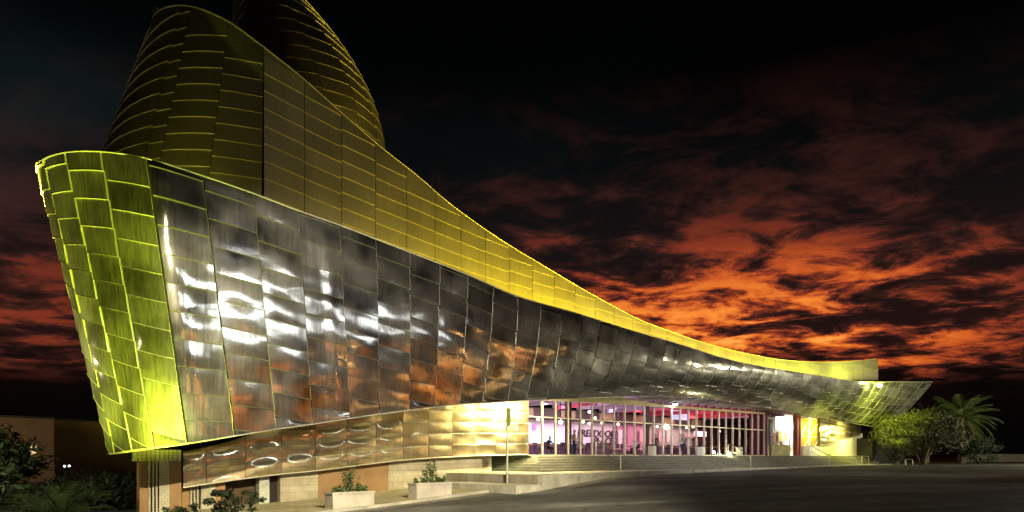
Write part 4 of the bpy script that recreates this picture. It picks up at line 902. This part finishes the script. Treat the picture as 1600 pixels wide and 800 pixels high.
tdat = [(836, 6.6, 'nearest the base band'), (850, 9.0, 'far back in the first bays'), (915, 9.5, 'behind the first dark column'), (962, 10.0, 'far back at the end of the lettering'), (1005, 9.0, 'left of the second dark column'), (1058, 9.8, 'far behind the seated person'), (1130, 8.8, 'left of the ground lamp'), (1172, 7.0, 'next to the last glass bays'), (866, 7.2, 'before the blue lit display'), (893, 7.6, 'left of the first dark column'), (932, 7.0, 'under the first half of the wall lettering'), (952, 7.4, 'under the second half of the wall lettering'), (985, 7.2, 'right of the wall lettering'), (1036, 7.4, 'beside the first white bin'), (1078, 7.6, 'right behind the seated person'), (1110, 7.3, 'behind the second white bin'), (1150, 7.4, 'behind the ground lamp')]
for i, (px, o, where) in enumerate(tdat):
    t = pxw(px, o)[0]; tb = tbl if i == 0 else copy_tree(tbl); tb.location = TO(t, o, TER); tb.rotation_euler.z = radians(45); tb['label'] = 'orange wood table in the hall '+where
    for j, (dt, do, rz) in enumerate(((-.75, 0, 90), (.75, 0, -90))):
        c = chr_ if (i == 0 and j == 0) else copy_tree(chr_); c.location = TO(t+dt, o+do, TER); c.rotation_euler.z = radians(45+rz+random.uniform(-14, 14)); c['label'] = ('left' if j == 0 else 'right')+' dark chair at the orange table '+where
for px, o, lab in ((1069, 4.75, 'tall bar stool under the seated person in grey'),):
    t = pxw(px, o)[0]; e = empty('bar_stool', TO(t, o, TER), lab, 'stool'); c = TO(t, o, TER); b = MB(); b.lathe([(0, .78), (.18, .78), (.19, .75), (.17, .72), (0, .72)], c, 14); b.build('seat', M_chair, e)
    for k in range(4): a = pi/4+k*pi/2; b = MB(); b.tube([c+Vector((.24*cos(a), .24*sin(a), 0)), c+Vector((.13*cos(a), .13*sin(a), .73))], .02, 6); b.build('leg', M_chair, e)
    b = MB(); b.tube([c+Vector((.21*cos(k*pi/8), .21*sin(k*pi/8), .25)) for k in range(17)], .014, 5); b.build('foot_ring', M_chair, e)

M_skin = mat('skin', (.50, .30, .21), .55)
def person(loc, rz, pose, shirt, trous, hairc, label, skirt=None):
    H = {}   # joints; facing -Y, z up
    if pose == 'stand':
        H = dict(pel=(0, 0, .95), sp=(0, .02, 1.15), ch=(0, .02, 1.36), nk=(0, .0, 1.50), hd=(0, -.02, 1.60), hl=(.09, 0, .90), kl=(.11, -.02, .50), al=(.11, .03, .09), tl=(.13, -.14, .03), hr=(-.09, 0, .90), kr=(-.10, .0, .50), ar=(-.10, .05, .09), tr=(-.12, -.12, .03), sl=(.19, .02, 1.42), el=(.25, .04, 1.14), wl=(.25, -.08, .90), sr=(-.19, .02, 1.42), er=(-.25, .03, 1.14), wr=(-.20, -.18, 1.02))
    else:
        z = .80 if pose == 'stool' else .50
        H = dict(pel=(0, .06, z+.08), sp=(0, .02, z+.28), ch=(0, -.05, z+.48), nk=(0, -.10, z+.61), hd=(0, -.15, z+.71), hl=(.10, .02, z+.06), kl=(.13, -.40, z+.05), al=(.12, -.30 if pose == 'stool' else -.38, z-.38), tl=(.13, -.46, z-.44), hr=(-.10, .02, z+.06), kr=(-.14, -.38, z+.02), ar=(-.13, -.20 if pose == 'stool' else -.36, z-.40), tr=(-.15, -.36, z-.46), sl=(.19, -.05, z+.54), el=(.26, -.20, z+.30), wl=(.12, -.40, z+.34), sr=(-.19, -.05, z+.54), er=(-.25, -.22, z+.30), wr=(-.10, -.40, z+.32))
    R_ = dict(pel=.15, sp=.135, ch=.15, nk=.06, hd=.062, hl=.095, kl=.065, al=.045, tl=.035, hr=.095, kr=.065, ar=.045, tr=.035, sl=.062, el=.046, wl=.03, sr=.062, er=.046, wr=.03)
    ks = list(H); ed = [('pel', 'sp'), ('sp', 'ch'), ('ch', 'nk'), ('nk', 'hd'), ('pel', 'hl'), ('hl', 'kl'), ('kl', 'al'), ('al', 'tl'), ('pel', 'hr'), ('hr', 'kr'), ('kr', 'ar'), ('ar', 'tr'), ('ch', 'sl'), ('sl', 'el'), ('el', 'wl'), ('ch', 'sr'), ('sr', 'er'), ('er', 'wr')]
    me = bpy.data.meshes.new('p'); me.from_pydata([H[k] for k in ks], [(ks.index(a), ks.index(b)) for a, b in ed], []); o = bpy.data.objects.new('p', me); COL.objects.link(o)
    o.modifiers.new('s', 'SKIN'); sd_ = o.modifiers.new('u', 'SUBSURF'); sd_.levels = 2
    for i, k in enumerate(ks):
        d = me.skin_vertices[0].data[i]; r = R_[k]; d.radius = (r, r*.72) if k in ('pel', 'sp', 'ch') else (r, r); d.use_root = (k == 'pel')
    dg = bpy.context.evaluated_depsgraph_get(); m2 = bpy.data.meshes.new_from_object(o.evaluated_get(dg)); bpy.data.objects.remove(o)
    mb = MB(); segs = [(Vector(H[a]), Vector(H[b]), a, b) for a, b in ed]
    def near(p):
        best = None
        for a, b, ka, kb in segs:
            ab = b-a; q = max(0, min(1, (p-a).dot(ab)/ab.length_squared)); d = (p-(a+ab*q)).length
            if best is None or d < best[0]: best = (d, ka, kb, q)
        return best[1:]
    V_ = [v.co.copy() for v in m2.vertices]
    for f in m2.polygons:
        c = sum((V_[i] for i in f.vertices), Vector())/len(f.vertices); ka, kb, q = near(c)
        if kb in ('nk', 'hd') and not (kb == 'nk' and q < .75): mi = 0
        elif kb in ('wl', 'wr') and q > .85: mi = 0
        elif kb in ('al', 'ar') and q > .88 or kb in ('tl', 'tr'): mi = 3
        elif kb in ('kl', 'kr', 'al', 'ar', 'hl', 'hr') or (ka == 'pel' and q < .25): mi = 2
        else: mi = 1
        mb.add([V_[i] for i in f.vertices], [tuple(range(len(f.vertices)))], mi, True)
    # head with face, ears; hands with five fingers
    hd = Vector(H['hd'])+Vector((0, -.01, .05)); n1, n2 = 16, 12; vs = []
    for j in range(n2+1):
        for i in range(n1):
            th = 2*pi*i/n1; ph = pi*j/n2; p = Vector((.076*sin(ph)*cos(th), .095*sin(ph)*sin(th), .118*cos(ph)))
            if p.z < -.03: p.x *= .82; p.y *= .9
            fr = -p.y
            if fr > .04:
                p.y -= .022*math.exp(-((p.x/.014)**2+((p.z+.012)/.026)**2)); p.y += .010*math.exp(-(((abs(p.x)-.03)/.014)**2+((p.z-.012)/.012)**2)); p.y += .005*math.exp(-((p.x/.025)**2+((p.z+.055)/.006)**2))
            vs.append(hd+p)
    mb.add(vs, [(j*n1+i, j*n1+(i+1) % n1, (j+1)*n1+(i+1) % n1, (j+1)*n1+i) for j in range(n2) for i in range(n1)], 0, True)
    for sg in (-1, 1): mb.tube([hd+Vector((sg*.074, .005, .02)), hd+Vector((sg*.084, .012, .0)), hd+Vector((sg*.076, .005, -.025))], [.008, .014, .006], 6, 0)
    for w_, e_ in (('wl', 'el'), ('wr', 'er')):
        a = Vector(H[w_]); d = (a-Vector(H[e_])).normalized(); sx = d.cross(Vector((0, 0, 1))).normalized() if abs(d.z) < .9 else Vector((0, 1, 0)); dn = sx.cross(d)
        mb.tube([a-d*.02, a+d*.03, a+d*.08, a+d*.09], [.024, .036, .038, .02], 8, 0)
        for k, (of, ln) in enumerate(((-.028, .06), (-.01, .075), (.009, .07), (.027, .055))):
            q = a+d*.075+sx*of; mb.tube([q, q+d*ln*.5, q+d*ln*.8-dn*.02*0+Vector((0, 0, -.012)), q+d*ln+Vector((0, 0, -.028))], [.0095, .009, .008, .006], 6, 0)
        q = a+d*.03-sx*.03; mb.tube([q, q+d*.03-sx*.025, q+d*.06-sx*.03], [.012, .011, .008], 6, 0)
    e_ = mb.build('person', [M_skin, mat('cloth_%s' % shirt[0], shirt[1], .9), mat('cloth_%s' % trous[0], trous[1], .9), mat('shoe', (.03, .025, .02), .6)])
    b = MB(); vs = []
    for j in range(8):
        for i in range(n1):
            th = 2*pi*i/n1; ph = pi*.62*j/7; back = .5+.5*sin(th); p = Vector((.084*sin(ph)*cos(th), .104*sin(ph)*sin(th)+.008, .126*cos(ph)+.004))
            if back < .45: p.z = max(p.z, .062)
            vs.append(hd+p)
    b.add(vs, [(j*n1+i, j*n1+(i+1) % n1, (j+1)*n1+(i+1) % n1, (j+1)*n1+i) for j in range(7) for i in range(n1)], 0, True); h_ = b.build('hair', mat('hair_%s' % hairc[0], hairc[1], .6)); h_.parent = e_
    if skirt:
        b = MB(); b.lathe([(.17, 1.0), (.20, .85), (.27, .5)], (0, .01, 0), 18); k = b.build('skirt', mat('cloth_%s' % skirt[0], skirt[1], .9)); k.parent = e_
    e_.location = loc; e_.rotation_euler.z = rz; tag(e_, label, 'person'); return e_
def at(px, o): return TO(pxw(px, o)[0], o, TER)
GREY, BLUE, DARK, WHITE, KHAKI = ('grey', (.20, .22, .20)), ('denim', (.03, .05, .13)), ('dark', (.025, .02, .025)), ('white', (.7, .68, .7)), ('khaki', (.42, .34, .12))
person(at(1069, 4.75), radians(-75), 'stool', GREY, BLUE, ('black', (.015, .012, .01)), 'person in a grey jacket and jeans sitting on a bar stool at the glass')
person(at(1024, 7.8), radians(10), 'stand', DARK, DARK, ('black', (.015, .012, .01)), 'person in dark clothes standing above the first white bin')
person(at(897, 6.3), radians(60), 'stand', KHAKI, BLUE, ('brown', (.12, .06, .03)), 'person in a khaki top standing left of the first dark column')
person(at(906, 6.0), radians(-50), 'stand', WHITE, DARK, ('black', (.015, .012, .01)), 'person in a white blouse and pale skirt facing the one in khaki', ('pale', (.55, .55, .66)))
person(at(857, 9.0)+Vector((0, 0, .0)), radians(40), 'chair', DARK, DARK, ('black', (.015, .012, .01)), 'person in dark clothes seated before the blue lit display')
person(at(993, 7.25)+Vector((0, 0, .0)), radians(-45), 'chair', WHITE, DARK, ('grey', (.4, .38, .36)), 'person in a white top seated right of the wall lettering')

# ------------------------------------------------------------------ the square opposite, seen mirrored in the steel
M_town = mat('town_render', (.55, .33, .17), .85, noise_s=.35, var=.25)
def town(x, y0, y1, h, label, seed, m):
    rnd = random.Random(seed); e = empty('town_house', (x, .5*(y0+y1), .3), label, 'house', 'houses across the square'); b = MB(); b.box((x+4, .5*(y0+y1), h/2-.5), (8, y1-y0-.05, h+1)); b.build('wall', m, e)
    b = MB(); b.box((x+4, .5*(y0+y1), h+.12), (8.6, y1-y0+.3, .22)); b.build('roof', mat('roof_tile', (.25, .10, .05), .8), e)
    nz_ = int(h//3.2)
    for k in range(nz_):
        for j in range(int((y1-y0)//3)):
            yy = y0+1.6+3*j; lit = rnd.random() < .3; b = MB(); b.box((x-.03, yy, 1.9+3.1*k), (.08, 1.1, 1.5)); b.build('window', emis('room_light', (1, .62, .22), 1.4) if lit else mat('dark_pane'), e)
def street_lamp(x, y, h, label, col, est, power, arm=(-1, 0), r=.3, group='street lamps across the square'):
    t = (x+(y-33))*R2; z0 = fz(t); e = empty('street_lamp', (x, y, z0), label, 'street lamp', group); b = MB(); b.tube([(x, y, z0-.1), (x, y, z0+h), (x+arm[0]*.7, y+arm[1]*.7, z0+h+.25), (x+arm[0]*1.5, y+arm[1]*1.5, z0+h+.25)], [.10, .06, .05, .04], 8); b.build('pole', M_steel, e)
    c = Vector((x+arm[0]*1.7, y+arm[1]*1.7, z0+h+.2)); b = MB(); b.lathe([(0, .12), (r*.6, .10), (r, 0)], c, 14); b.build('head', M_dark, e); b = MB(); b.lathe([(r*.95, -.01), (r*.7, -.12), (0, -.18)], c, 14); b.build('lens', emis('lens_%s' % label[:6], col, est), e)
    if power: lamp('bulb', 'SPOT', c-Vector((0, 0, .22)), col, power, e, c-Vector((0, 0, 5)), .15, 165, .5)
town(46, -26, -8, 9, 'ochre house mirrored in the prow sheets, lowest of the row', 1, M_town)
town(46, -8, 9, 11.5, 'orange rendered house mirrored in the shell, tallest of the row', 2, mat('town_render2', (.58, .30, .14), .85, noise_s=.35, var=.25))
town(47, 9, 27, 9.5, 'brown rendered house mirrored in the middle of the shell', 3, mat('town_render3', (.45, .24, .12), .85, noise_s=.35, var=.25))
town(46, 27, 42, 10.5, 'last orange house mirrored in the shell beside the trees', 4, mat('town_render4', (.56, .32, .16), .85, noise_s=.35, var=.25))
for i, (y_, lab) in enumerate(((-12, 'sodium lamp before the ochre house'), (4, 'sodium lamp before the tallest house'), (18, 'sodium lamp before the brown house'), (33, 'sodium lamp before the last orange house'))):
    street_lamp(41, y_, 8.5, lab, (1, .50, .14), 60, 2700, (1, 0))
def flood_mast(x, y, h, label):  # wide heads and long row made up to spread the white reflection
    e = empty('flood_mast', (x, y, fz((x+y-33)*R2)), label, 'floodlight', 'flood masts across the square'); b = MB(); b.tube([(x, y, -.5), (x, y, h)], [.14, .08], 8); b.build('pole', M_steel, e)
    d = Vector((-.9, .42, -.12)).normalized(); u = d.cross(Vector((0, 0, 1))).normalized(); v = u.cross(d); c = Vector((x, y, h+.4))
    b = MB(); b.hexa([c-d*.3-u*1.75-v*.95, c-d*.3+u*1.75-v*.95, c-d*.02+u*1.75-v*.95, c-d*.02-u*1.75-v*.95, c-d*.3-u*1.75+v*.95, c-d*.3+u*1.75+v*.95, c-d*.02+u*1.75+v*.95, c-d*.02-u*1.75+v*.95]); b.build('head', M_dark, e)
    for k in range(4):
        q = c+u*(-1.28+.853*k); b = MB(); b.quad(q-u*.39-v*.85, q+u*.42-v*.85, q+u*.42+v*.85, q-u*.42+v*.85); b.build('lens', emis('flood_lens_%d' % (k0 := [1, 2, 0, 1, 2, 1, 2][int(round((y-1.5)/4.4))]), (.93, .98, 1), [28, 4.5, 2][k0]), e)
for i in range(7): flood_mast(30+.5*i, 1.5+4.4*i, 13.4-.3*i, 'white flood mast %s in the row added for white reflections' % ['opposite the prow, first', 'second', 'third', 'midmost', 'third from last', 'second from last', 'farthest along, last'][i])
for i, (x_, y_, h_) in enumerate(((38, 0, 5.5), (37, 13, 5), (39, 22.5, 6), (38.5, 30, 5.6), (40, 38, 6.5), (43, 47, 7))):
    clump_tree('street_tree', (x_, y_, .4), h_, 2.6, 2.6, 1.6, 40, 40, .42, 'leafy street tree %s, mirrored in the steel' % ['before the tallest house', 'between two sodium lamps', 'before the brown house', 'left of the last orange house', 'before the last orange house', 'beyond the last orange house'][i], 'tree', seed=60+i, trunk_r=.15, group='street trees across the square')
# tall lamp beside the camera that lights the kerb, wall and road
street_lamp(7.0, 5.0, 14.5, 'tall warm street lamp beside the camera, lighting the kerb', (1, .80, .46), 40, 0, (-.5, .8), .3)
lamp('street_light', 'SPOT', (6.0, 6.6, 13.0), (1, .86, .54), 62000, None, (-6.0, 31.3, 0), .2, 56, .8)
lamp('palm_fill', 'POINT', (62.5, 63, 6), (1, .9, .6), 16000, None, size=.3)  # added fill that brightens the palms
lamp('shell_fill', 'SPOT', (34, 22, 8), (1, .93, .80), 24000, None, (15.5, 50, 6.5), .5, 46, .9)  # added fill for the right half of the shell
street_lamp(-24, 15, 6, 'street lamp on the left, lighting the dark shrubs', (1, .85, .55), 30, 0, (.5, .8), .3)  # lamp put in to light the planting at the left edge
lamp('shrub_fill', 'SPOT', (-23, 17.2, 4.6), (1, .88, .55), 3000, None, (-21, 31, 0), .3, 100, .8)  # added fill from the left onto tree and shrubs
lamp('flats_fill', 'POINT', (-52, 45, 7), (1, .75, .45), 2200, None, size=.3)  # added fill on the brown block, without a fixture
street_lamp(64, 62, 9, 'street lamp to the right of the palms', (1, .88, .62), 40, 1500, (-.5, .8), .3)  # lamp put in to light palms and pine from outside the view
